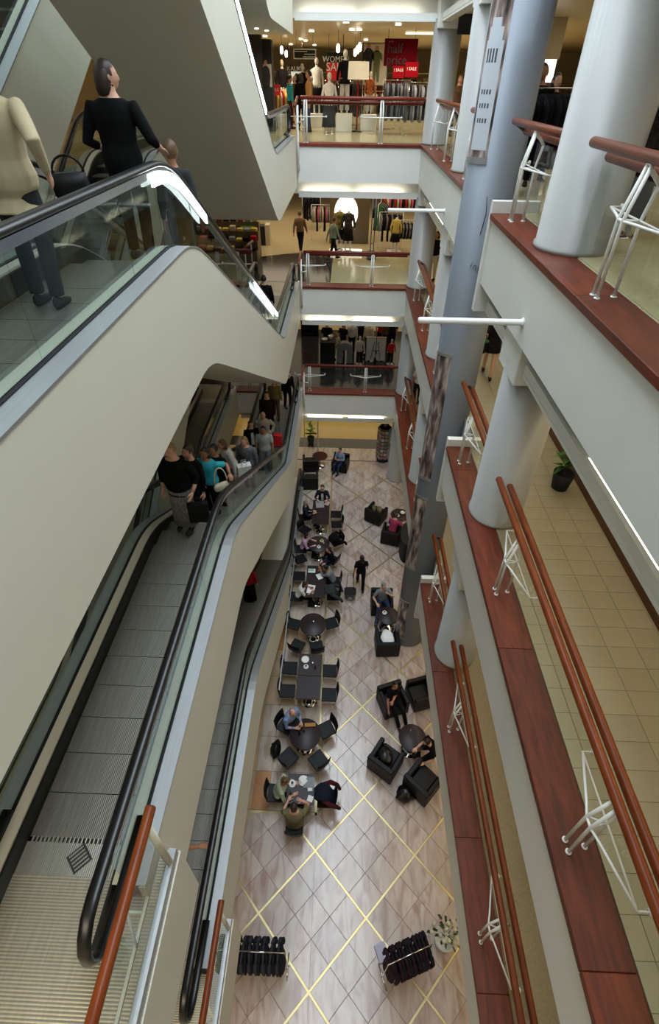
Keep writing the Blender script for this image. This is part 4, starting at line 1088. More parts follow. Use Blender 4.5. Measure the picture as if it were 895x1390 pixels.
def sheet(label, x, y, rz, sx=.21, sy=.3, z=.75, m=None, name='paper_sheet', th=.004):
    mb = MB(); mb.cbox(-sx/2, sx/2, -sy/2, sy/2, 0, th, .0008); o = mb.build(name, m or paper, None, (x, y, z+.001), rz); tag(o, label, 'paper'); return o
def glass_thing(label, x, y, z=.75, h=.12, r=.03, m=None, name='glass', cat='glass'):
    mb = MB(); mb.lathe([(r*.8, 0), (r, h), (r*.9, h), (r*.7, .01)], 14); o = mb.build(name, m or glassg, None, (x, y, z)); tag(o, label, cat); return o
newsp = mat('newsprint', (150, 150, 148), .8, var=.45, vscale=40)
sheet('grey newspaper open in front of the suited man', -.80, 15.86, .1, .34, .42, m=newsp, name='newspaper')
sheet('folded magazine with pink picture at the suited man\'s hand', -.50, 15.95, -.3, .2, .26, m=mat('pink_print', (190, 160, 156), .5, var=.3, vscale=30), name='magazine')
glass_thing('small glass at the near end of the suited man\'s tables', -.72, 14.92)
cup('pale cup on the round table by the lilac woman', -.62, 13.72, m=C('pale_china', (190, 196, 150))); cup('white cup near the middle of the lilac woman\'s table', -.72, 13.4)
glass_thing('small flower glass on the lilac woman\'s round table', -.54, 13.52, m=brass)
sheet('white notepad on the far square table of the writers', -.92, 12.2, 0, .26, .18, z=.75, name='notepad', th=.012)
sheet('white paper under the grey sweater man\'s hand', -.62, 11.95, .5, .2, .26)
sheet('large white paper the woman in white is writing on', -.90, 11.36, -.15, .26, .38)
sheet('green-white phone screen lying on the notepad', -.94, 12.22, .05, .2, .1, z=.764, name='phone', m=mat('phone_green', (150, 190, 170), .3))
glass_thing('dark glass near the grey sweater man', -.52, 12.18, m=darksteel)
glass_thing('pair of salt shakers on the four-chair round table', -.72, 9.98, h=.08, r=.022, m=chrome, name='salt_shaker', cat='shaker')
plate('white plate on the square table beside its cup', -.90, 8.62); cup('white cup and saucer below the white plate', -.86, 8.38, m=None)
glass_thing('brown drink glass on the table with the plate', -.58, 8.34, h=.13, m=C('cola', (60, 34, 22)))
glass_thing('small spoon glass beside the brown drink', -.66, 8.5, h=.05, r=.02, m=chrome, name='spoon_glass')
sheet('brown and white tray of food at the blue shirt man', -.62, 6.62, .1, .30, .10, m=C('sandwich', (168, 120, 70)), name='food_tray', th=.03)
for i, (x, y, l) in enumerate([(-.86, 6.52, 'black phone held near the blue shirt man\'s hands'), (-.78, 6.46, 'dark glass between the phone and the tray'), (-.90, 6.36, 'dark purse at the left edge of the blue shirt man\'s table')]):
    glass_thing(l, x, y, h=.11, r=.035, m=[leather, c_brown, leather][i], name=['phone', 'glass', 'purse'][i], cat=['phone', 'glass', 'purse'][i])
plate('white saucer plate with tea at the pale green person', -.98, 5.12, r=.09); cup('tea cup on the saucer plate of the pale green person', -.98, 5.12, .768, saucer=False)
def napkin(label, x, y, z, s=.09):
    rs = random.Random(int(100*x+7)); mb = MB(); pts = []
    for i in range(3):
        mb.loft([[(s*cos(2*pi*j/9)*(.6+.7*rs.random())*q, s*sin(2*pi*j/9)*(.6+.7*rs.random())*q, .03*u+.02*i) for j in range(9)] for u, q in ((0, .8), (.6, 1), (1.2, .5))], 0, False)
    o = mb.build('napkin', paper, None, (x, y, z)); tag(o, label, 'napkin')
napkin('crumpled white napkins in the middle of the lowest table', -.72, 5.2, .752, .11)
glass_thing('clear glass next to the crumpled napkins', -.66, 5.05)
sheet('white napkin square at the right of the lowest table', -.52, 5.03, .1, .12, .12)
sheet('white paper square nearest the khaki man', -.50, 4.80, -.3, .14, .14)
sheet('dark tray under the napkins on the lowest table', -.56, 5.17, 0, .30, .26, z=.749, m=darksteel, name='tray', th=.006)
cup('green cup nearest the pale green person', -1.0, 4.88, m=C('green_cup', (40, 110, 84)), saucer=False)
# armchairs on the right
def armchair(label, x, y, rz):
    t = thing('armchair', label, 'armchair', (x, y, 0), rz)
    mb = MB(); mb.cbox(-.38, .38, -.36, .36, .04, .30, .02); mb.build('base', leather, t)
    mb = MB(); mb.cbox(-.25, .25, -.22, .37, .30, .43, .03); mb.build('seat_cushion', leather, t)
    for s in (-1, 1):
        mb = MB(); mb.cbox(*sorted((s*.26, s*.38)), -.36, .36, .30, .62, .02); mb.build('armrest', leather, t)
    mb = MB(); mb.cbox(-.38, .38, -.38, -.24, .301, .72, .02); mb.build('backrest', leather, t)
    for sx in (-1, 1):
        for sy in (-1, 1): mb = MB(); mb.cbox(sx*.32-.02, sx*.32+.02, sy*.3-.02, sy*.3+.02, 0, .042, .002); mb.build('foot', chrome, t)
    return t
armchair('black leather armchair with khaki bags on it, far side', 1.60, 15.85, -.55)
armchair('black leather armchair of the woman in the rose top', 2.18, 14.65, -.25)
armchair('black leather armchair of the man in the grey T-shirt', 1.62, 11.2, pi)
armchair('black leather armchair with a white cloth laid on the seat', 1.72, 9.62, .05)
armchair('black leather armchair of the woman with crossed arms', 1.78, 7.65, pi+.35)
armchair('black leather armchair with a shiny black jacket on it', 1.48, 5.95, -.60)
armchair('black leather armchair at the lower right beside a shiny bag', 2.42, 5.45, -.75)
armchair('black leather armchair half hidden under the right balcony', 2.66, 7.9, pi/2+.3)
armchair('black leather armchair far left beside the small round table', -1.42, 19.3, .1)
armchair('second black armchair far left nearest the escalator foot', -1.36, 18.0, 0.05)
armchair('black armchair of the man in the blue striped shirt', .02, 19.35, pi-.2)
armchair('black leather armchair just right of the totem foot', 3.05, 10.4, pi/2)
table('small round dark table in front of the grey T-shirt man', 1.78, 10.42, r=.36, h=.68)
table('small round dark table with glasses by the woman with crossed arms', 2.22, 6.42, r=.38, h=.68)
table('small round table at the far left between black armchairs', -.98, 19.55, r=.36, h=.6, top=C('red_brown', (84, 44, 40)))
table('small round table with cups beside the woman in the rose top', 2.55, 15.45, r=.38, h=.68)
seated('woman in rose top seen from behind in a black armchair', 2.20, 14.66, -.45, top=c_pink, bottom=c_black, hair=('short', 'brown'), lean=.3, rh=(.3, .42, .70), lh=(-.1, .42, .70))
seated('man in grey T-shirt and jeans with hand on chin in an armchair', 1.62, 11.22, pi+.25, top=c_grey, sleeves='short', bottom=c_denim, hair=('short', 'grey'), lh=(-.12, .26, 1.08), rh=(.30, .30, .74), rf=(.42, .72, .12), lf=(-.1, .5, .08), h=1.78)
seated('woman in black T-shirt with crossed arms reclining in an armchair', 1.80, 7.6, pi+.3, top=c_black, sleeves='short', bottom=c_black, hair=('long', 'black'), skin=skinM, lean=-.12, rh=(.32, .36, .55), lh=(.18, .26, .92), lf=(-.18, .62, .1), rf=(.05, .66, .08))
seated('person in black leaning over the table at the lower right', 2.84, 6.2, pi/2+.2, top=c_black, sleeves='short', bottom=c_black, hair=('short', 'black'), lean=.5, rh=(.05, .55, .7), lh=(-.3, .42, .55), lf=(-.25, .6, .08))
seated('man in blue striped shirt and jeans lounging at the far end', .02, 19.3, pi-.5, top=C('blue_stripe', (140, 158, 186), .3, 22), bottom=c_denim, hair=('short', 'black'), lean=.1, rh=(.1, .3, .8), lh=(-.12, .3, .8))
person('woman in black T-shirt and trousers walking away with long dark hair', .88, 12.15, 0, .05, 'walk', top=c_black, sleeves='short', bottom=c_black, hair=('long', 'black'), skin=skinM, lh=(-.30, -.18, .78), h=1.68)
t = thing('wheeled_basket', 'black wheeled basket on a long handle pulled by the walking woman', 'trolley', (.50, 11.62, 0))
mb = MB(); mb.loft([[(sx*a, sy*b, z) for sx, sy in ((-1, -.7), (-.7, -1), (.7, -1), (1, -.7), (1, .7), (.7, 1), (-.7, 1), (-1, .7))] for a, b, z in ((.15, .12, .05), (.2, .16, .36), (.215, .175, .37), (.215, .175, .40))], 0, False); mb.build('basket', black, t)
mb = MB(); mb.tube([(-.13, .16, .3), (-.11, .33, .88), (.11, .33, .88), (.13, .16, .3)], .010, 8); mb.build('handle', darksteel, t)
for s in (-1, 1): mb = MB(); mb.tube([(s*.15-.015, .1, .04), (s*.15+.015, .1, .04)], .04, 12); mb.build('wheel', blackmat, t)
for i, w_ in enumerate((.16, .12)): mb = MB(); mb.box(-w_/2, w_/2, -.179, -.174, .16+.08*i, .18+.08*i); mb.build('label_strip', paper, t)
# things lying on the armchairs
def heap(name, label, cat, x, y, z, m, r=(.22, .18, .12), seed=1, n=4, lim=None):
    rs = random.Random(seed); mb = MB()
    rr = []
    for i in range(7):
        a = i/6; q = sin(pi*min(.999, .12+a*.8)); rr.append([(r[0]*q*cos(2*pi*j/14)*(1+.22*rs.uniform(-1, 1)), r[1]*q*sin(2*pi*j/14)*(1+.22*rs.uniform(-1, 1)), r[2]*(a)+.02*rs.random()) for j in range(14)])
    mb.loft(rr, 0, True); o = mb.build(name, m, None, (x, y, z)); tag(o, label, cat); return o
heap('bag', 'khaki bag on the far black armchair, left one', 'bag', 1.50, 15.9, .435, c_olive, (.10, .16, .30), 3)
heap('bag', 'khaki rucksack on the far black armchair, right one', 'bag', 1.72, 15.82, .435, c_khaki, (.12, .15, .32), 4)
o = heap('cloth', 'white cloth spread over the seat of a black armchair', 'cloth', 1.72, 9.70, .44, paper, (.22, .30, .10), 8); heap('jacket', 'shiny black jacket bundled on a black armchair', 'jacket', 1.45, 5.98, .44, black, (.20, .24, .22), 9)
heap('bag', 'shiny black bin-liner bag on the floor at the lower right', 'bag', 1.98, 5.22, 0, black, (.26, .22, .34), 10)
heap('bag', 'dark bag hanging low beside the blue shirt man\'s chair', 'bag', -1.56, 6.2, 0, leather, (.14, .24, .34), 11)
cup('white cup on the small table of the grey T-shirt man', 1.66, 10.52, .68)
glass_thing('small clear glass on the lower right round table', 2.14, 6.52, .68, h=.07); glass_thing('second clear glass on the lower right round table', 2.18, 6.6, .68, h=.07)
cup('white cup in front of the woman in the rose top', 2.46, 15.38, .68); plate('white plate beside the cup of the woman in the rose top', 2.68, 15.58, .68, .1)
# tall dark panel beside the rose top woman and low glass screen along the seats
t = thing('tall_panel', 'tall rounded black panel standing by the woman in the rose top', 'panel', (2.72, 14.0, 0), -.1)
mb = MB(); mb.loft([[(.26*cos(a), .62*sin(a)*(1 if sin(a) > 0 else 1), z) for a in [2*pi*j/24 for j in range(24)]] for z in (0, .03, .95, 1.0)], 0, False); mb.build('panel_body', leather, t)
mb = MB(); mb.loft([[(.28*cos(a), .64*sin(a), z) for a in [2*pi*j/24 for j in range(24)]] for z in (1.0, 1.03)], 0, False); mb.build('panel_top', blackmat, t)
t = thing('glass_screen', 'low glass screen between the seats and the lowest escalator', 'screen', (-1.6, 7.6, 0))
for i in range(4): mb = MB(); mb.box(-.006, .006, .02+1.35*i, 1.33+1.35*i, .05, .75); mb.build('glass_panel', glassg, t)
mb = MB(); mb.box(-.015, .015, 0, 5.4, .75, .775); mb.build('top_rail', silver, t); mb = MB(); mb.box(-.015, .015, 0, 5.4, 0, .05); mb.build('bottom_rail', silver, t)
# postcard rack
t = thing('postcard_stand', 'tall spinning stand of postcards at the far right corner', 'stand', (2.1, 20.2, 0), .5)
mb = MB(); mb.lathe([(.3, 0), (.3, .04), (.05, .07), (.03, 1.95), (.10, 1.96), (.08, 2.0)], 16); mb.build('pole', blackmat, t)
cards = [mat('card_%s' % n, c, .5, var=.45, vscale=24) for n, c in (('blue', (110, 130, 160)), ('green', (104, 128, 104)), ('sand', (170, 150, 120)), ('pink', (170, 120, 130)), ('white', (190, 190, 190)))]
for q in range(6):
    a = pi/3*q; mb = MB(); mb.box(-.01, .01, -.19, .19, .16, 1.92)
    M_ = Matrix.Rotation(a, 3, 'Z'); vs = [M_@(Vector(v)+Vector((.28, 0, 0))) for v in mb.v]; mb.v = [tuple(v) for v in vs]; mb.build('side_panel', darksteel, t)
rs = random.Random(2)
card_me = [None]*5
for q in range(6):
    a = pi/3*q
    for r_ in range(8):
        for c_ in range(2):
            ci = rs.randrange(5)
            if card_me[ci] is None: mb = MB(); mb.cbox(-.006, .006, -.075, .075, -.08, .08, .001); card_me[ci] = mb.mesh('postcard', [cards[ci]])
            dx, dy = .30, -.09+.18*c_; inst('postcard', card_me[ci], t, (dx*cos(a)-dy*sin(a), dx*sin(a)+dy*cos(a), .30+.21*r_), rot=(0, -.18*0, a))
# things at the very bottom: racks of dark garments and a pale plant
def clothes_rail(label, x, y, z, rz, ln, h=1.35, stuff=(), gl='', step=None):
    t = thing('clothes_rail', label, 'clothes rail', (x, y, z), rz)
    for s in (-1, 1): mb = MB(); mb.tube([(s*ln/2, 0, .02), (s*ln/2, 0, h)], .012, 8); mb.tube([(s*ln/2, -.22, .02), (s*ln/2, .22, .02)], .015, 6); mb.build('upright', chrome, t)
    mb = MB(); mb.tube([(-ln/2, 0, h), (ln/2, 0, h)], .012, 8); mb.build('bar', chrome, t)
    return t
GM = {}
def garment_mesh(kind, m):
    key = (kind, m.name)
    if key in GM: return GM[key]
    rs = random.Random(len(GM)); mb = MB(); L = {'top': .62, 'dress': .98, 'coat': 1.05, 'trousers': .85}[kind]
    prof = [(0, .06, .02), (-.05, .17, .035), (-.16, .21, .04), (-.35, .17 if kind != 'trousers' else .14, .04), (-L*.8, .19, .045), (-L, .21 if kind == 'dress' else .18, .05)]
    if kind == 'trousers': prof = [(-.05, .17, .02), (-.3, .17, .035), (-L, .14, .04)]
    mb.loft([[(b*sin(2*pi*j/12)*(1+.25*rs.uniform(-1, 1)), a*cos(2*pi*j/12), z) for j in range(12)] for z, a, b in prof], 0, True)
    if kind in ('top', 'coat'):
        for s in (-1, 1): mb.tube([(0, s*.16, -.07), (.01, s*.24, -.2), (0, s*.24, -.5)], [.04, .045, .035], 7)
    mb.tube([(0, 0, 0), (0, 0, .045), (.0, .02, .07)], .005, 5)
    GM[key] = mb.mesh('garment', [m]); return GM[key]
ORD = ['first', 'second', 'third', 'fourth', 'fifth', 'sixth', 'seventh', 'eighth', 'ninth', 'tenth', 'eleventh', 'twelfth']
def ordinal(label, i, n):
    w_ = ('middle one' if i == n//2 and n % 2 else ORD[i]+' from the left' if i < (n+1)//2 else ORD[n-1-i]+' from the right') if n > 1 else ''
    w_ = w_.replace('first from the left', 'leftmost').replace('first from the right', 'rightmost')
    return w_+' '+label
def hang(label, group, x, y, z, rz, ln, h, items, n, cat='clothes', seed=1, name='garment'):
    """n garments side by side along a rail of length ln at (x,y,z) turned rz"""
    rs = random.Random(seed)
    for i in range(n):
        u = -ln/2+ln*(i+.5)/n+rs.uniform(-.01, .01); kind, m = items[i % len(items)] if seed else rs.choice(items)
        o = inst(name, garment_mesh(kind, m), None, (x+u*cos(rz), y+u*sin(rz), z+h-.075), rz+rs.uniform(-.12, .12))
        tag(o, ordinal(label, i, n), cat, group)
gd = C('garment_black', (26, 24, 28), .3); gc = C('garment_charcoal', (50, 50, 56), .3)
clothes_rail('chrome clothes rail at the bottom left of the marble floor', -1.3, 1.85, 0, .0, 1.0, 1.5)
hang('black garment on the bottom left rail', 'black garments on the bottom left rail', -1.3, 1.85, 0, 0, .92, 1.5, [('coat', gd), ('coat', gc)], 13, seed=1)
clothes_rail('chrome clothes rail at the bottom right of the marble floor', 1.66, 1.92, 0, .35, .95, 1.5)
hang('dark purple garment on the bottom right rail', 'dark purple garments on the bottom right rail', 1.66, 1.92, 0, .35, .88, 1.5, [('coat', C('plum', (40, 24, 34), .3)), ('coat', gd)], 12, seed=2)
sheet('pale lilac folded cloth on the floor beside the right bottom rail', 1.22, 2.14, .4, .24, .3, z=0, m=C('pale_lilac', (176, 174, 196)), name='cloth', th=.1)
t = thing('flower_stand', 'pale flowering plant in a pot at the lower right of the floor', 'plant', (2.55, 2.35, 0))
mb = MB(); mb.lathe([(.16, 0), (.22, .45), (.2, .45), (.15, .1)], 20); mb.build('pot', white, t)
rs = random.Random(4); mb = MB(); mf = MB()
for i in range(60):
    a, b, r_ = rs.uniform(0, 2*pi), rs.uniform(-.3, 1.2), rs.uniform(.12, .34); p = Vector((r_*cos(a)*cos(b), r_*sin(a)*cos(b), .85+r_*1.3*sin(b)))
    mf.ell(p, (.045, .045, .035), 7, 5) if i % 2 else mb.add([p, p+Vector((.09*cos(a), .09*sin(a), .03)), p+Vector((.12*cos(a+.4), .12*sin(a+.4), -.02)), p+Vector((.04*cos(a+1.2), .04*sin(a+1.2), -.03))], [(0, 1, 2, 3)])
for i in range(8): a = i*pi/4; mb.tube([(0, 0, .4), (.05*cos(a), .05*sin(a), .7), (.16*cos(a), .16*sin(a), .95)], .008, 5)
mb.build('leaves', C('leaf', (70, 84, 54), .3)).parent = t; mf.build('flowers', C('petals', (190, 184, 160), .1)).parent = t
for o in t.children:
    if o.name.startswith(('leaves', 'flowers')): tag(o, kind='stuff')
t = thing('reception_unit', 'dark cabinet under the right balcony behind the totem foot', 'cabinet', (3.4, 12.4, 0))
mb = MB(); mb.cbox(-.35, .35, -.8, .8, .0, 1.1, .01); mb.build('body', blackmat, t); mb = MB(); mb.cbox(-.38, .38, -.83, .83, 1.1, 1.14, .005); mb.build('worktop', tabletop, t)

# ================================================================ SHOPS BEHIND THE WELL
cards_white = mat('dummy_white', (214, 212, 206), .35); dummy_skin = mat('dummy_cream', (200, 186, 160), .4)
def mannequin(label, x, y, z, rz, top, bottom, bkind='trousers', head=True, h=1.75, plinth=0.0, sleeves='long', colr=None):
    t = thing('mannequin', label, 'mannequin', (x, y, z), rz); k = h/1.75; m = colr or cards_white
    mb = MB(); Z0 = plinth
    mb.loft([[(rx*k*cos(2*pi*j/12), ry*k*sin(2*pi*j/12), Z0+zz*k) for j in range(12)] for zz, rx, ry in ((.86, .13, .10), (.95, .155, .105), (1.08, .12, .09), (1.25, .155, .105), (1.38, .17, .09), (1.44, .10, .065), (1.47, .05, .05), (1.52, .045, .045))], 0, True)
    for s in (-1, 1):
        mb.tube([(s*.08*k, 0, Z0+.9*k), (s*.09*k, .02, Z0+.5*k), (s*.1*k, .0, Z0+.08), (s*.1*k, .09, Z0+.02)], [.08*k, .055*k, .035*k, .03*k], 8)
        mb.tube([(s*.17*k, 0, Z0+1.38*k), (s*.24*k, -.03, Z0+1.1*k), (s*.26*k, .06, Z0+.84*k)], [.045*k, .036*k, .022*k], 8)
    if head: mb.ell((0, .01, Z0+1.63*k), (.075*k, .09*k, .115*k), 12, 10)
    mb.build('figure', m, t)
    mb = MB(); mb.loft([[((rx+.018)*k*cos(2*pi*j/12), (ry+.018)*k*sin(2*pi*j/12), Z0+zz*k) for j in range(12)] for zz, rx, ry in ((.82, .165, .12), (.95, .16, .11), (1.08, .125, .095), (1.25, .16, .11), (1.38, .175, .095), (1.45, .09, .065))], 0, True)
    if sleeves != 'none':
        for s in (-1, 1): mb.tube([(s*.16*k, 0, Z0+1.39*k), (s*.24*k, -.03, Z0+1.1*k), (s*.255*k, .04, Z0+(.9 if sleeves == 'long' else 1.15)*k)], [.06*k, .05*k, .04*k], 8)
    mb.build('top', top, t); mb = MB()
    if bkind == 'trousers':
        for s in (-1, 1): mb.tube([(s*.07*k, 0, Z0+.98*k), (s*.09*k, .01, Z0+.5*k), (s*.1*k, 0, Z0+.1)], [.105*k, .08*k, .075*k], 8)
    else: mb.loft([[(a*k*cos(2*pi*j/14)*(1+.05*(-1)**j), a*.75*k*sin(2*pi*j/14), Z0+zz*k) for j in range(14)] for zz, a in ((.98, .15), (.8, .19), (.45 if bkind == 'skirt' else .2, .25))], 0, True)
    mb.build('skirt' if bkind != 'trousers' else 'trousers', bottom, t)
    mb = MB(); mb.lathe([(.2, 0), (.2, .012), (.02, .02)], 20); mb.build('stand', chrome if not plinth else paper, t)
    if plinth: mb = MB(); mb.cbox(-.3, .3, -.3, .3, .0, plinth, .01); mb.build('plinth', paper, t)
    return t
def board(name, label, cat, c, w, h, m, th=.03, frame=None, hang_to=None, rz=0):
    """upright board facing the camera, c = centre of its face"""
    t = thing(name, label, cat, (c.x, c.y, c.z), rz); mb = MB(); mb.box(-w/2, w/2, 0, th, -h/2, h/2); mb.build('panel', m, t)
    if frame:
        for q in ((-w/2-.03, -w/2, -h/2-.03, h/2+.03), (w/2, w/2+.03, -h/2-.03, h/2+.03), (-w/2, w/2, h/2, h/2+.03), (-w/2, w/2, -h/2-.03, -h/2)):
            mb = MB(); mb.box(q[0], q[1], -.01, th+.01, q[2], q[3]); mb.build('frame_bar', frame, t)
    if hang_to:
        for s in (-1, 1): mb = MB(); mb.tube([(s*w*.4, th/2, h/2), (s*w*.4, th/2, hang_to-c.z)], .006, 5); mb.build('wire', darksteel, t)
    return t
def pbox(px0, py0, px1, py1, Y):
    a, b = at(px0, py0, Y), at(px1, py1, Y); return (a+b)/2, abs(b.x-a.x), abs(a.z-b.z)
def flat(mb, pts, y=-.004, mi=0): mb.add([(x, y, z) for x, z in pts]+[(x, y+.003, z) for x, z in pts], [tuple(range(len(pts)))]+[tuple(range(2*len(pts)-1, len(pts)-1, -1))]+[(i, (i+1) % len(pts), len(pts)+(i+1) % len(pts), len(pts)+i) for i in range(len(pts))], mi)
wtxt = mat('print_white', (230, 230, 226), .5); ktxt = mat('print_black', (16, 12, 12), .5); dred = mat('sign_dark_red', (84, 5, 14), .95, spec=.1)
CE3 = F[4]-1.47
# --- top storey: signs
c, w, h = pbox(523, 52, 565, 90, 22); t = board('hanging_sign', 'big dark red sign reading half price hanging above the racks', 'sign', c, w, h, dred, hang_to=CE3)
lettering('half', .36, ktxt, t, (-.20, -.004, .09)); lettering('price', .34, ktxt, t, (-.12, -.004, -.20)); lettering('AUTO', .06, mauve, t, (-.34, -.004, .27))
c, w, h = pbox(534, 89.5, 548, 106, 21.9); t = board('sale_sign', 'small red sale sign at the left below the half price sign', 'sign', c, w, h, mat('sign_red', (140, 8, 22), .9, spec=.1)); lettering('! SALE', .12, wtxt, t, (0, -.004, .05))
mb = MB(); mb.tube([(0, .02, -h/2), (0, .02, F[3]+1.3-c.z)], .01, 6); mb.build('post', darksteel, t)
c, w, h = pbox(551, 84, 567, 105, 21.9); t = board('sale_sign', 'small red sale sign at the right below the half price sign', 'sign', c, w, h, MATS['sign_red']); lettering('! SALE', .12, wtxt, t, (0, -.004, .02))
mb = MB(); mb.tube([(0, .02, -h/2), (0, .02, F[3]+1.3-c.z)], .01, 6); mb.build('post', darksteel, t)
c, w, h = pbox(444, 85, 468, 110, 25); t = board('sale_sign', 'bright red sale banner under the black women sign', 'sign', c, w, h, redb, hang_to=CE3); lettering('SALE', .36, wtxt, t, (0, -.004, .14)); lettering('up to half', .13, mauve, t, (0, -.004, -.25))
c, w, h = pbox(444, 71, 468, 85, 25); t = board('department_sign', 'black women department sign with white letters', 'sign', c, w, h, blackmat, hang_to=CE3); lettering('WOMEN', .26, wtxt, t, (0, -.004, -.06))
c, w, h = pbox(399.5, 67.5, 428, 79, 24); t = board('direction_sign', 'black hanging direction sign with pale frame and small lines of text', 'sign', c, w, h, blackmat, frame=cards_white, hang_to=CE3)
for i, (a, b) in enumerate(((-.36, .05), (-.02, .36), (-.06, .36))):
    mb = MB(); rs = random.Random(i); x = a
    while x < b: q = rs.uniform(.02, .05); mb.box(x, x+q, -.004, 0, .07-.075*i-.012, .07-.075*i+.012); x += q+.015
    mb.build('text_line', wtxt, t)
c, w, h = pbox(391, 88, 413, 97, 28); t = board('shop_sign', 'black fascia sign reading KALIKO further back', 'sign', c, w, h, blackmat, hang_to=CE3); lettering('KALIKO', .22, cards_white, t, (0, -.004, -.02))
c, w, h = pbox(395, 97, 411, 125, 28); t = board('light_box', 'bright poster with a green figure under the KALIKO sign', 'poster', c, w, h, mat('lit_poster', (230, 226, 210), .5, emit=(1, .96, .86), estr=.5), frame=blackmat)
mb = MB(); flat(mb, [(-.1, -h/2), (.1, -h/2), (.14, .1), (.06, .3), (-.06, .3), (-.14, .1)]); mb.build('print', c_green, t)
# black towers with the man poster
t = thing('display_tower', 'tall black display tower with a poster of a dark-haired man', 'display', (*at(361.5, 100, 22.5).xy, F[3]))
c, w, h = pbox(352, 53, 371, 100, 22.5); mb = MB(); mb.box(-w/2, w/2, 0, .5, 0, c.z+h/2-F[3]); mb.build('body', blackmat, t)
pc, pw, ph = pbox(355.5, 87, 370, 118, 22.5); mb = MB(); mb.box(-pw/2+.03, pw/2+.03, -.02, 0, pc.z-ph/2-F[3], pc.z+ph/2-F[3]); po = mb.build('poster', mat('poster_grey', (176, 170, 160), .5), t)
zb = pc.z-ph/2-F[3]; mb = MB(); flat(mb, [(-.11, zb), (.11, zb), (.15, zb+.3), (.12, zb+.5), (.04, zb+.58), (-.04, zb+.58), (-.12, zb+.5), (-.15, zb+.3)], -.025); mb.build('print', ktxt, po)
mb = MB(); flat(mb, [(.055*cos(a), zb+.66+.08*sin(a)) for a in [2*pi*i/12 for i in range(12)]], -.027); mb.build('print', skinM, po)
t = thing('display_tower', 'plain black display tower at the edge behind the lit escalator strip', 'display', (*at(341, 90, 22.0).xy, F[3])); mb = MB(); mb.box(-.35, .35, 0, .5, 0, 2.7); mb.build('body', blackmat, t)
# fashion poster in a dark frame
c, w, h = pbox(494, 59, 524, 116, 26); t = board('fashion_poster', 'large framed poster of two dark dressed figures behind the lamp', 'poster', c, w, h, mat('poster_pale', (176, 170, 154), .5, var=.1), frame=blackmat)
mb = MB(); mb.box(-w/2, -w/2+.05, .03, .07, F[3]-c.z, h/2); mb.box(w/2-.05, w/2, .03, .07, F[3]-c.z, h/2); mb.build('leg', blackmat, t)
for dx, s in ((-.28, 1), (.05, .86)):
    mb = MB(); hh = h*.42*s; flat(mb, [(dx-.1, -h/2+.1), (dx-.02, -h/2+.1), (dx, -.2), (dx+.05, -h/2+.1), (dx+.13, -h/2+.1), (dx+.15, hh*.4), (dx+.24, hh*.2), (dx+.2, hh*.7), (dx+.07, hh*.95), (dx-.07, hh*.95), (dx-.2, hh*.7), (dx-.22, hh*.1), (dx-.12, hh*.3)]); mb.build('print', c_olive if s < 1 else gc, t)
    mb = MB(); flat(mb, [(dx+.08*cos(a), hh*1.05+.11*sin(a)) for a in [2*pi*i/12 for i in range(12)]]); mb.build('print', skinM, t)
# lamp
q = at(487, 97, 23); t = thing('floor_lamp', 'floor lamp with a wide cream drum shade beside the white trousers', 'lamp', (q.x, q.y, F[3]))
mb = MB(); mb.lathe([(.36, 1.55), (.38, 1.56), (.36, 2.05), (.345, 2.05)], 28); mb.build('lamp_shade', mat('shade_cream', (216, 204, 172), .7, emit=(1, .86, .6), estr=.45), t)
mb = MB(); mb.tube([(0, 0, .05), (0, 0, 1.6)], .03, 8); mb.build('pole', c_red, t); mb = MB(); mb.lathe([(.2, 0), (.2, .03), (.03, .07)], 20); mb.build('base', darksteel, t)
mannequin('white mannequin in white top and long dark skirt behind the top railing', at(447, 150, 22).x, 22.0, F[3], pi, c_white, gc, 'longskirt')
mannequin('tall mannequin in black blouse and white trousers on a plinth', at(468, 120, 23).x, 23.2, F[3], pi, gd, c_white, 'trousers', plinth=.55, h=1.85)
mannequin('mannequin in dark coat with green scarf near the KALIKO sign', at(411, 120, 27).x, 27.0, F[3], pi, gd, c_green, 'skirt', plinth=.3)
mannequin('cream dummy in black jacket left of the KALIKO sign', at(384, 120, 25.5).x, 25.5, F[3], pi, gd, c_cream, 'skirt', plinth=.4, colr=dummy_skin)
mannequin('dummy in white blouse and black waistcoat behind the shoppers', at(430, 115, 25).x, 25.0, F[3], pi, c_white, gd, 'skirt', plinth=.45)
mannequin('small dummy in orange and white under the fashion poster', at(502, 130, 23.7).x, 23.7, F[3], pi, C('orange_print', (190, 110, 70), .4, 20), c_white, h=1.3, plinth=.5)
person('shopper in turquoise top on the top storey left of centre', at(394, 130, 24).x, 24.0, F[3], -1.3, h=1.66, top=c_turq, bottom=C('dark_brown', (60, 30, 26)), hair=('short', 'black'))
person('shopper in tan shirt and jeans with dark hair, top storey', at(420, 130, 22.6).x, 22.6, F[3], 1.9, h=1.78, top=C('tan_shirt', (150, 112, 70)), bottom=c_denim, hair=('short', 'black'), skin=skinM)
person('shopper in black beside the tan-shirted one, top storey', at(409, 135, 23.4).x, 23.4, F[3], .4, h=1.7, top=c_black, bottom=c_black, hair=('bob', 'brown'))
person('shopper in brown patterned dress further back, top storey', at(401, 130, 27).x, 27.0, F[3], pi, h=1.64, top=c_brown, bottom=c_brown, bkind='skirt', hair=('bob', 'black'))
person('shopper with orange top partly behind the end column, top storey', at(623, 125, 21.5).x, 21.5, F[3], pi, h=1.7, top=c_brown, bottom=c_black, hair=('long', 'light'))
def rack(label_r, label_g, grp, x, y, z, rz, ln, h, items, n, seed):
    clothes_rail(label_r, x, y, z, rz, ln, h); hang(label_g, grp, x, y, z, rz, ln*.92, h, items, n, seed=seed)
T_ = lambda n, c: C(n, c, .12, 12)
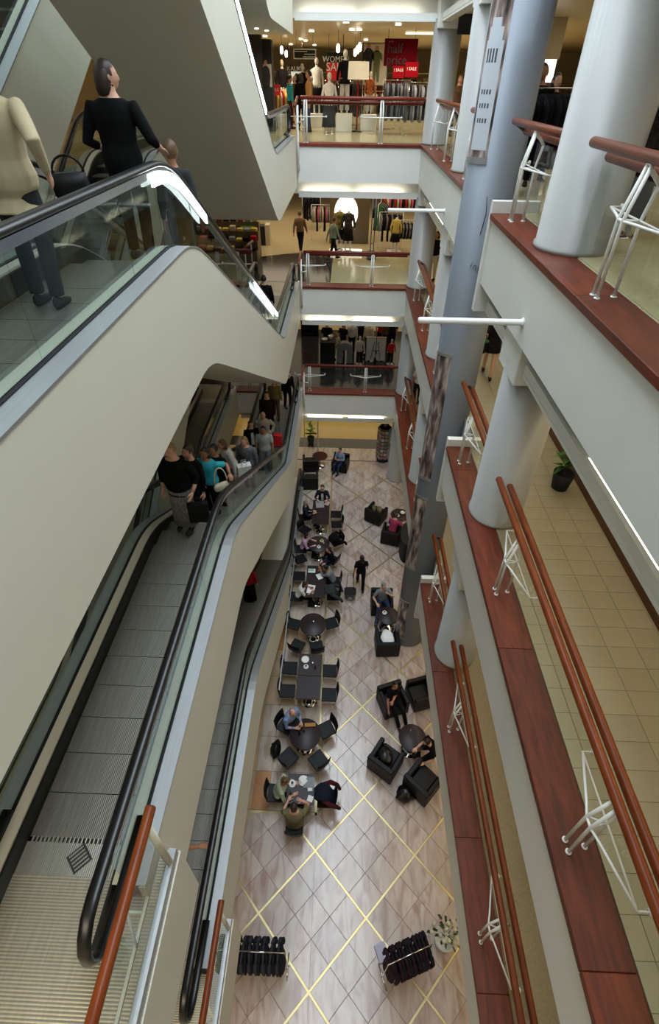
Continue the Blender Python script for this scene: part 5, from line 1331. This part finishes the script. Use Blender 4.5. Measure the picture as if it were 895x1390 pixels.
g_grey = T_('wool_grey', (96, 98, 104)); g_lgrey = T_('wool_light', (140, 142, 146)); g_cream = T_('knit_cream', (190, 176, 150)); g_yel = T_('knit_yellow', (212, 186, 96)); g_red = T_('knit_red', (170, 30, 34)); g_green = T_('knit_green', (46, 92, 48)); g_pink = T_('knit_pink', (190, 92, 110)); g_tan = T_('knit_tan', (156, 128, 92)); g_str = C('knit_striped', (120, 118, 110), .8, 30)
xr = at(537, 140, 21.6).x
rack('clothes rail of grey garments under the left sale sign', 'grey garment hanging under the left sale sign', 'grey garments under the left sale sign', xr, 21.7, F[3], 0, .9, 1.55, [('dress', g_grey), ('coat', g_grey), ('dress', gc)], 11, 1)
rack('clothes rail of paler garments under the right sale sign', 'pale or dark garment hanging under the right sale sign', 'garments under the right sale sign', at(564, 140, 21.8).x, 21.9, F[3], 0, .9, 1.5, [('dress', g_grey), ('coat', g_lgrey), ('dress', gd)], 10, 2)
rack('low clothes rail of creams and tans under the fashion poster', 'cream or tan garment on the low rail under the fashion poster', 'garments under the fashion poster', at(515, 130, 24.5).x, 24.5, F[3], 0, 1.3, 1.2, [('top', g_cream), ('top', g_tan), ('top', gd)], 11, 3)
rack('clothes rail of bright tops beside the man poster tower', 'bright top hanging beside the man poster tower', 'bright tops beside the tower', at(380, 135, 24).x, 24.4, F[3], .3, .9, 1.25, [('top', g_cream), ('top', g_red), ('top', g_yel)], 8, 4)
rack('clothes rail of black garments behind the white mannequin', 'black garment hanging behind the white mannequin', 'black garments behind the white mannequin', at(455, 130, 25.6).x, 25.6, F[3], 0, 2.2, 1.5, [('coat', gd), ('top', gc), ('coat', gc)], 16, 5)
rack('clothes rail of dark garments behind the white trousers', 'dark garment hanging behind the white-trousered mannequin', 'dark garments behind the white trousers', at(485, 130, 26.8).x, 26.8, F[3], 0, 1.6, 1.4, [('coat', gd), ('top', c_brown), ('coat', gc)], 12, 6)
# low wall shelf units at the back of the top storey and the wall bands on the right
t = thing('red_box_sign', 'small red sale box low beside the man poster tower', 'sign', at(374, 122, 23.6)); mb = MB(); mb.box(-.18, .18, 0, .1, -.16, .16); mb.build('panel', redb, t); lettering('SALE', .12, wtxt, t, (0, -.003, 0)); mb = MB(); mb.tube([(0, .05, F[3]-t.location.z), (0, .05, -.16)], .02, 8); mb.build('post', darksteel, t)
for i, (px, Y, lab) in enumerate([(384, 36, 'far left wall shelf of pale goods'), (440, 37, 'second far wall shelf of pale goods'), (520, 37, 'third far wall shelf of pale goods'), (585, 36, 'far right wall shelf of pale goods')]):
    q = at(px, 100, Y); t = thing('wall_shelf', lab+' on the top storey', 'shelf', (q.x, Y, F[3]))
    for zz in (.3, .8, 1.3, 1.8): mb = MB(); mb.box(-1.4, 1.4, 0, .4, zz, zz+.04); mb.build('shelf_board', cards_white, t)
    for s in (-1, 1): mb = MB(); mb.box(s*1.4-.03, s*1.4+.03, 0, .42, 0, 2.3); mb.build('side_panel', wall_b, t)
    rs = random.Random(i); pal = [g_cream, g_tan, g_red, g_grey, gd, g_pink]
    for zz in (.34, .84, 1.34):
        x = -1.25
        while x < 1.2:
            hh = rs.uniform(.12, .3); mb = MB(); mb.cbox(x, x+.24, .06, .34, zz, zz+hh, .01); o = mb.build('folded_clothes', rs.choice(pal), t); x += .3
t = thing('ceiling_downlights', 'recessed and hanging lamps scattered over the top storey ceiling', 'lights', (0, 26, CE3))
hl = MB(); hl.lathe([(.09, 0), (.09, -.02), (.07, -.02), (.06, -.006)], 14); hme = hl.mesh('downlight', [bulb])
for px, py in [(395, 60), (423, 42), (409, 53), (415, 55), (427, 61), (432, 70), (478, 40), (488, 40), (497, 54), (541, 33), (470, 30), (360, 49), (455, 22), (512, 19), (630, 40), (613, 19)]:
    d = at(px, py, 20); k_ = (CE3-CAM_Z)/(d.z-CAM_Z); x_, y_ = d.x*k_, d.y*k_
    if 19.2 < y_ < 39: inst('downlight', hme, t, (x_, y_-26, 0))
pend = MB(); pend.tube([(0, 0, 0), (0, 0, -.38)], .006, 5); pme = pend.mesh('pendant_cord', [darksteel]); bm_ = MB(); bm_.tube([(0, 0, -.36), (0, 0, -.42), (0, 0, -.56), (0, 0, -.6)], [.03, .06, .06, .03], 10); bme = bm_.mesh('pendant_lamp', [bulb])
for px, Y in [(383, 25), (389, 29), (413, 29), (459, 23), (488, 22), (485, 24), (482, 26.5), (526, 22.5), (617, 20.5)]:
    q = at(px, 80, Y); c_ = inst('pendant_cord', pme, t, (q.x, Y-26, 0)); inst('pendant_lamp', bme, c_)
t = thing('ceiling_strip', 'long white strip light near the end column on the top storey ceiling', 'light', (at(573, 33, 24).x, 24, CE3)); mb = MB(); mb.box(-.55, .55, -.08, .08, -.04, 0); mb.build('diffuser', disc_on, t)
for x0, lab in ((-1.3, 'left long bright light trough along the edge of the storey above'), (.55, 'right long bright light trough along the edge of the storey above')): pass
# black hanging monitor beside the end column
c, w, h = pbox(634, 8, 643, 37, 17.2); t = thing('monitor', 'black hanging monitor between the end column and the totem', 'monitor', (2.75, 17.4, c.z)); mb = MB(); mb.cbox(-.05, .30, -.05, .05, -.33, .33, .01); mb.build('casing', blackmat, t); mb = MB(); mb.tube([(.12, 0, .33), (.12, 0, .75)], .02, 6); mb.build('bracket', darksteel, t)
# --- top storey, right hand shop seen between totem and near column
w_ = strip_boxes('wall_right', mauve, [(11.0, 11.2, 6, 26, F[3], F[3]+1.9)]); w_ = strip_boxes('wall_right', wall_c, [(11.0, 11.2, 6, 26, F[3]+1.9, CE3)])
t = board('wall_frame', 'dark framed glass showcase between the totem and the near column', 'display', at(701, 104, 17.5), .9, 2.0, blackmat, frame=mat('dark_wood', (54, 28, 20), .4))
t = thing('counter', 'lit white wall niche behind the two dark figures', 'display', (*at(727, 90, 18).xy, F[3])); mb = MB(); mb.box(-.55, .55, 0, .3, 1.55, 2.05); mb.build('light_panel', disc_on, t); mb = MB(); mb.box(-.6, .6, -.02, .4, 0, 1.5); mb.build('body', wall_b, t); mb = MB(); mb.box(-.6, .6, -.02, .4, 2.05, 2.9); mb.build('header', wall_c, t)
person('man in black with dark hair beyond the short rail at the upper right', at(735, 110, 11.2).x, 11.2, F[3], pi-.3, h=1.82, top=c_black, bottom=c_black, hair=('short', 'black'), skin=skinM, wide=1.1)
person('woman in black with dark hair beside the man at the upper right', at(755, 115, 11.8).x, 11.8, F[3], pi+.2, h=1.7, top=c_black, bottom=c_black, hair=('bob', 'black'))
person('person in beige coat behind the totem edge at the upper right', at(700, 150, 12.0).x, 12.0, F[3], pi, h=1.72, top=c_beige, bottom=c_khaki, hair=('short', 'brown'))
rack('clothes rail of black garments behind the short rail at the upper right', 'black garment behind the short rail at the upper right', 'black garments at the upper right', at(752, 150, 10.4).x, 10.5, F[3], .1, 1.9, 1.5, [('coat', gd), ('coat', c_black)], 17, 7)
rack('clothes rail of black garments beyond the near column at the right edge', 'black garment beyond the near column at the right edge', 'black garments at the right edge', at(880, 190, 8.2).x+.3, 8.0, F[3], .5, 1.6, 1.65, [('dress', gd), ('coat', C('black_floral', (38, 36, 40), .7, 22))], 14, 8)
mannequin('dark dressed mannequin at the right edge beyond the near column', at(880, 200, 7.3).x, 7.3, F[3], pi, C('black_dots', (44, 44, 48), .7, 30), gd, 'longskirt')
# --- middle storey (lit disc)
Y = 24.6; c, w, h = pbox(448, 250, 499, 345, Y)
t = thing('display_wall', 'brown display wall with a glowing round disc, middle storey', 'display', (c.x, Y, F[2])); mb = MB(); mb.box(-w/2, w/2, 0, .25, 0, F[3]-1.46-F[2]); mb.build('body', wall_b, t)
d0, d1 = at(471, 266, Y), at(471, 311, Y); rz_ = (d0.z-d1.z)/2; zc = (d0.z+d1.z)/2
mb = MB(); mb.loft([[(.52*cos(2*pi*i/40)+(at(470, 290, Y).x-c.x), yy, zc-F[2]+rz_*1.05*sin(2*pi*i/40)) for i in range(40)] for yy in (-.03, .0)], 0, False); mb.build('lit_disc', disc_on, t)
t = thing('display_plinth', 'low white lit platform under the two headless mannequins', 'plinth', (at(471, 344, 23).x, 23.0, F[2])); mb = MB(); mb.cbox(-.75, .65, -.35, .35, 0, .10, .01); mb.build('platform', disc_on, t)
mannequin('headless mannequin in black and yellow striped dress before the disc', at(461, 310, 23.1).x, 23.1, F[2]+.10, pi, C('bee_stripe', (120, 112, 50), .8, 8), gd, 'skirt', head=False, h=1.8)
mannequin('headless mannequin in black dress before the disc', at(473, 310, 22.9).x, 22.9, F[2]+.10, pi, C('black_white', (60, 60, 58), .7, 7), gd, 'skirt', head=False, h=1.8)
person('older woman in tan top and dark trousers walking at the left of the middle storey', at(408, 330, 22.8).x, 22.8, F[2], -.2, 'walk', h=1.66, top=C('tan_top', (128, 98, 72)), bottom=gd, hair=('short', 'light'))
person('woman in pale green cardigan walking past the striped mannequin', at(452, 345, 21.8).x, 21.9, F[2], -1.0, 'walk', h=1.62, top=C('sage', (150, 164, 148)), bottom=gd, hair=('short', 'light'), lean=.08)
person('woman in black vest and cream trousers right of the far column, middle storey', at(590, 350, 19.6).x+.0, 19.6, F[2], pi-.6, h=1.68, top=gd, sleeves='short', bottom=c_cream, hair=('bob', 'brown'))
person('woman in dark skirt with a green and black bag on the tiled walkway', 3.66, 11.75, F[2], -.2, 'walk', h=1.70, top=gd, sleeves='short', bottom=gd, bkind='skirt', hair=('bun', 'black'))
shoulder_bag('green-topped black handbag of the walking woman on the tiled walkway', 'bag', 3.30, 11.6, F[2]+.72, .3, leather, (.38, .2, .26), .3)
heap('scarf', 'leafy green scarf bundled on top of the black handbag', 'scarf', 3.30, 11.58, F[2]+.97, g_green, (.19, .14, .12), 14)
rack('clothes rail of black garments at the far left of the middle storey', 'black garment at the far left rail of the middle storey', 'black garments at the far left, middle storey', at(423, 285, 27.5).x, 27.5, F[2], .2, .9, 1.5, [('coat', gd), ('dress', gc)], 9, 9)
rack('clothes rail of grey and pink garments left of the disc', 'grey or pink garment hanging left of the disc', 'grey and pink garments left of the disc', at(438, 300, 25).x, 25.0, F[2], 0, 1.0, 1.5, [('top', g_lgrey), ('top', g_cream), ('dress', gd), ('top', g_pink)], 11, 10)
rack('clothes rail of green and black striped garments right of the disc', 'green or black garment hanging right of the disc', 'green and black garments right of the disc', at(512, 300, 25).x+.15, 25.3, F[2], 1.35, 1.4, 1.6, [('dress', g_green), ('top', gd), ('top', g_str)], 12, 11)
rack('clothes rail of black garments beside the yellow top', 'black or striped garment beside the yellow top', 'black garments beside the yellow top', at(528, 300, 23.7).x+.1, 23.7, F[2], 0, 1.0, 1.5, [('top', g_str), ('coat', gd), ('top', gd)], 12, 12)
rack('clothes rail with red and pink tops near the far column, middle storey', 'red or pale top hanging near the far column', 'red and pale tops near the far column', at(545, 285, 26).x, 26.0, F[2], 0, 1.9, 1.8, [('top', g_red), ('top', g_cream), ('top', g_pink), ('top', gd)], 14, 13)
mannequin('headless dummy in a pale yellow cardigan near the far column', at(537, 320, 22.9).x, 22.9, F[2], pi, g_yel, gd, 'skirt', head=False, h=1.5, plinth=.15)
rack('clothes rail of black and white garments nearest the far column', 'black and white garment nearest the far column', 'black and white garments nearest the far column', at(549, 325, 23.2).x, 23.2, F[2], 0, .8, 1.3, [('top', gd), ('top', C('mono', (120, 120, 118), .9, 14))], 10, 14)
t = thing('dress_pole', 'slim chrome pole display with dark straps on the middle storey', 'display', (at(505, 330, 22.2).x, 22.2, F[2])); mb = MB(); mb.tube([(-.05, 0, 0), (-.05, 0, 2.3)], .02, 8); mb.tube([(.08, 0, 0), (.08, 0, 2.3)], .02, 8); mb.build('pole', mat('blue_steel', (90, 100, 130), .3, .8), t)
mb = MB(); mb.lathe([(.2, 0), (.18, .3), (.16, .3), (.05, .02)], 12); mb.build('base', mat('blue_steel', (90, 100, 130)), t)
# left of the middle storey: stepped table of colourful clothes
t = thing('display_table', 'stepped display table of colourful folded clothes at the left, middle storey', 'table', (at(300, 335, 21.5).x, 21.5, F[2]))
for i in range(4): mb = MB(); mb.box(-1.5, 1.5, -.3+.3*i, .0+.3*i, 0, .45+.3*i); mb.build('tier', wall_b, t)
j_t = lambda i: i
pal = [g_yel, gd, g_cream, g_pink, g_lgrey, g_red, g_yel, gd]
rs = random.Random(8); n_ = 0
for i in range(4):
    for j in range(10):
        x = -1.4+.29*j; m_ = rs.choice(pal); mb = MB(); hh = rs.uniform(.08, .2); mb.cbox(-.12, .12, -.12, .12, 0, hh, .02); o = mb.build('folded_garment', m_, None, (t.location.x+x+.12, 21.5-.15+.3*i, F[2]+.45+.3*i+.001), rs.uniform(-.1, .1))
        tag(o, ordinal('folded garment on the %s tier of the stepped display table' % ['lowest', 'second lowest', 'second highest', 'highest'][j_t(i)], j, 10), 'clothes', 'folded garments on tier %d' % (i+1))
rack('clothes rail of yellow and black tops behind the stepped table', 'yellow or black top hanging behind the stepped table', 'tops behind the stepped table', at(290, 300, 23.4).x, 23.4, F[2], 0, 2.8, 1.9, [('top', g_yel), ('top', gd), ('top', g_cream), ('top', gd)], 20, 15)
rack('long clothes rail at the far left seen through the escalator glass', 'garment on the long rail seen through the escalator glass', 'garments seen through the escalator glass', -8.2, 20.8, F[2], .3, 3.2, 1.6, [('dress', g_tan), ('dress', g_cream), ('coat', g_green), ('dress', C('coral', (196, 108, 80), .2)), ('coat', gd)], 22, 16)
c, w, h = pbox(327, 309, 343, 325, 22); t = board('promo_sign', 'white card above a red card on a green stand beside the stepped table', 'sign', c, w, h, paper); mb = MB(); mb.box(-w/2, w/2, 0, .03, -h/2-.34, -h/2-.01); mb.build('red_card', redb, t); mb = MB(); mb.box(-w/2-.03, w/2+.12, .04, .07, F[2]-c.z, h/2+.05); mb.build('stand', T_('lime', (120, 180, 50)), t)
c, w, h = pbox(345, 307, 361, 331, 24); t = thing('doorway_display', 'black open display cube with a small white figure, middle storey', 'display', (c.x, 24, F[2])); mb = MB(); mb.cbox(-w/2, w/2, 0, .5, 0, c.z+h/2-F[2], .01); mb.build('body', blackmat, t); mb = MB(); mb.box(-w/2-.25, -w/2, 0, .5, 0, c.z+h/2-F[2]+.1); mb.box(w/2, w/2+.2, 0, .5, 0, c.z+h/2-F[2]+.05); mb.build('side_panel', wall_c, t)
t = thing('wood_post', 'slanting wooden rail end left of the lit escalator strip', 'rail', (at(340, 360, 19.6).x, 19.6, F[2])); mb = MB(); mb.tube([(-.15, -.5, 1.05), (.1, .35, 1.15)], .045, 10); mb.build('rail', rail_m, t); mb = MB(); mb.tube([(.05, .2, 0), (.05, .2, 1.1)], .02, 6); mb.tube([(-.1, -.3, 0), (-.1, -.3, 1.05)], .02, 6); mb.build('post', whitep, t)
# --- first storey (dark floor)
Y = 21.4
t = thing('cabinet', 'black cabinet with white dishes on top behind the first storey railing', 'cabinet', (at(445, 480, Y).x, Y, F[1])); mb = MB(); mb.cbox(-.33, .33, -.3, .3, 0, 1.05, .01); mb.build('body', blackmat, t); mb = MB(); mb.cbox(-.35, .35, -.32, .32, 1.05, 1.09, .005); mb.build('top', blackmat, t)
mb = MB(); mb.lathe([(.05, 0), (.14, .03), (.14, .05), (.05, .02)], 20); o = mb.build('dish', paper, None, (at(441, 458, Y).x, Y, F[1]+1.09)); tag(o, 'white dish at the left on the black cabinet', 'dish')
mb = MB(); mb.lathe([(.04, 0), (.06, .04), (.11, .16), (.10, .16), (.03, .05)], 20); o = mb.build('vase', paper, None, (at(449, 455, Y).x, Y+.1, F[1]+1.09)); tag(o, 'white vase at the right on the black cabinet', 'vase')
t = thing('display_letter', 'big grey letter n standing on the first storey floor', 'letter', (at(468, 480, 21.5).x, 21.5, F[1]))
arc_o = [(-.36, 0), (-.36, .62)]+[(-.36*cos(a), .62+.36*sin(a)) for a in [pi*i/12 for i in range(1, 12)]]+[(.36, .62), (.36, 0), (.09, 0), (.09, .55)]+[(.09*cos(a), .55+.09*sin(a)) for a in [pi*i/6 for i in range(1, 6)]]+[(-.09, .55), (-.09, 0)]
mb = MB(); mb.loft([[(x, -.14, z) for x, z in arc_o], [(x, .14, z) for x, z in arc_o]], 0, False); mb.build('letter_body', mat('letter_grey', (136, 138, 138), .4, .4), t)
mannequin('white-headed child mannequin in white shirt and black trousers', at(488, 480, 21.3).x, 21.3, F[1], pi, c_white, gd, h=1.35)
mannequin('white-headed child mannequin in a red top right of the easel', at(531, 480, 21.4).x, 21.4, F[1], pi, redb, gd, h=1.2)
t = thing('easel_board', 'white framed board with a grey easel drawn on it, first storey', 'board', (at(510, 480, 21.6).x, 21.6, F[1])); mb = MB(); mb.box(-.42, .42, 0, .05, .05, 1.15); mb.build('board', paper, t)
for q_ in ((-.45, -.42, 0, 1.18), (.42, .45, 0, 1.18), (-.42, .42, 1.15, 1.18)): mb = MB(); mb.box(q_[0], q_[1], -.01, .06, q_[2], q_[3]); mb.build('frame_bar', wall_c, t)
for a, b in (((-.22, .15), (-.08, .95)), ((.22, .15), (.08, .95)), ((0, .2), (0, 1.3)), ((-.15, .55), (.15, .55))): mb = MB(); mb.tube([(a[0], -.04, a[1]), (b[0], -.04, b[1])], .014, 6); mb.build('easel_leg', darksteel, t)
grpp = [(444, 21.9, c_black, gd, 'man in black T-shirt standing left in the group, first storey', 'short', 'black', 1.75), (457, 21.8, c_cream, c_cream, 'child in pale dress beside the man in black', 'long', 'blond', 1.25), (466, 22.1, gd, c_brown, 'woman with blond hair holding the child', 'long', 'light', 1.62), (478, 22.4, c_white, gd, 'person with white backpack in the middle of the group', 'short', 'black', 1.6), (490, 22.8, gd, gd, 'tall person in black behind the white backpack', 'short', 'black', 1.8), (501, 22.3, c_cream, gc, 'blond woman in cream top with a handbag, first storey', 'bob', 'blond', 1.64), (517, 22.95, g_red, gd, 'person in red and black near the pram', 'short', 'black', 1.66), (524, 22.75, c_brown, gd, 'person in brown leaning over the pram', 'bob', 'brown', 1.6), (533, 22.8, gd, gd, 'person in dark clothes at the right of the group', 'short', 'black', 1.7)]
for i, (px, Y, tp, bt, lab, hs, hcx, hh) in enumerate(grpp): person(lab, at(px, 455, Y).x, Y, F[1], pi+.6*sin(i*2.1), h=hh, top=tp, bottom=bt, hair=(hs, hcx), sleeves='short' if i % 2 == 0 else 'long')
t = thing('pram', 'dark pushchair beside the group on the first storey', 'pushchair', (at(508, 470, 21.95).x, 21.98, F[1]), .8)
mb = MB(); mb.loft([[(.24*cos(2*pi*j/12), -.35+.1*i+.0*j, .45+.16*sin(2*pi*j/12)+.02*i) for j in range(12)] for i in range(7)], 0, True); mb.build('seat', gd, t)
for sx in (-1, 1):
    mb = MB(); mb.tube([(sx*.24, .3, .1), (sx*.24, 0, .5), (sx*.2, -.5, 1.0)], .014, 6); mb.build('frame_tube', chrome, t)
    for sy in (-.3, .3): mb = MB(); mb.tube([(sx*.25-.02, sy, .1), (sx*.25+.02, sy, .1)], .1, 14); mb.build('wheel', blackmat, t)
t = thing('shelf_unit', 'dark shelf unit with bright packages at the left, first storey', 'shelf', (at(421, 450, 24.5).x, 24.5, F[1]))
for s in (-1, 1): mb = MB(); mb.box(s*.42-.02, s*.42+.02, -.2, .2, 0, 1.75); mb.build('side_panel', blackmat, t)
mb = MB(); mb.box(-.42, .42, .18, .2, 0, 1.75); mb.build('back_panel', blackmat, t)
rs = random.Random(5)
for i in range(6):
    mb = MB(); mb.box(-.40, .40, -.2, .18, .1+.3*i, .12+.3*i); mb.build('shelf_board', darksteel, t)
    if i > 1:
        for j in range(6): mb = MB(); mb.cbox(-.05, .05, -.08, .08, 0, rs.uniform(.1, .2), .004); o = mb.build('package', [g_lgrey, g_red, g_cream, darksteel][rs.randrange(4)], None, (t.location.x-.33+.13*j, 24.45, F[1]+.121+.3*i)); tag(o, ordinal('small package on the %s shelf of the dark shelf unit' % ['', '', 'lowest stocked', 'second stocked', 'third stocked', 'top'][i], j, 6), 'package', 'packages on shelf %d of the dark unit' % i)
person('girl with dark hair and white backpack on the lowest walkway by the far column', 3.02, 18.0, F[1], pi-.4, h=1.62, top=c_white, sleeves='short', bottom=gd, hair=('long', 'black'), skin=skinM)
heap('backpack', 'cream backpack on the girl by the far column', 'bag', 3.0, 18.18, F[1]+.95, c_beige, (.14, .10, .38), 21)
# --- ground floor, back left: glass door with greenery
t = thing('glass_door', 'green-tinted glass door with wooden bar at the back left of the ground floor', 'door', (-1.5, 20.9, 0)); mb = MB(); mb.box(-.30, .32, 0, .02, .05, 2.1); mb.build('pane', glassg, t)
for q_ in ((-.34, -.30, 0, 2.15), (.32, .38, 0, 2.15), (-.34, .38, 2.1, 2.15)): mb = MB(); mb.box(q_[0], q_[1], -.02, .04, q_[2], q_[3]); mb.build('frame_bar', whitep, t)
mb = MB(); mb.tube([(-.28, -.05, 1.0), (.30, -.05, 1.0)], .03, 8); mb.build('push_bar', rail_m, t)
def plant(label, x, y, z, h, seed, n=26, m=None, pot=None):
    t = thing('potted_plant', label, 'plant', (x, y, z)); mb = MB(); mb.lathe([(.14, 0), (.19, .35), (.17, .35), (.13, .08)], 18); mb.build('pot', pot or blackmat, t)
    rs = random.Random(seed); leaf = MB(); L = .34
    leaf.add([(0, 0, 0), (.05, L*.35, .05), (.0, L, -.02), (-.05, L*.35, .05), (0, L*.5, .02)], [(0, 1, 4), (1, 2, 4), (2, 3, 4), (3, 0, 4)]); me = leaf.mesh('leaf', [m or T_('leaf_green', (66, 104, 50))])
    mb = MB(); mb.tube([(0, 0, .3), (.02, .01, h*.9)], .015, 6); mb.build('stem', c_brown, t)
    for i in range(n): o = inst('leaf', me, t, (.02*rs.uniform(-1, 1), .02*rs.uniform(-1, 1), .4+(h-.45)*rs.random()), rot=(rs.uniform(-.2, .9), 0, rs.uniform(0, 2*pi)))
    return t
plant('tall green plant behind the glass door at the back left', -1.55, 21.5, 0, 1.9, 1, 34, T_('bright_leaf', (96, 150, 60)))
plant('leafy plant against the right wall of the tiled walkway', 4.10, 7.35, F[2], 1.0, 2, 30)
t = thing('dark_notice', 'dark mat lying far back on the yellow floor of the ground floor', 'mat', (at(492, 568, 24).x+.1, 24.2, 0)); mb = MB(); mb.cbox(-1.0, 1.0, -.5, .5, 0.001, .02, .004); mb.build('mat_body', T_('mat_brown', (60, 44, 20)), t)
person('person in black on the lowest walkway hidden mostly below the tiled walkway', 3.75, 2.9, F[1], .4, h=1.7, top=c_black, bottom=c_black, hair=('bob', 'black'))
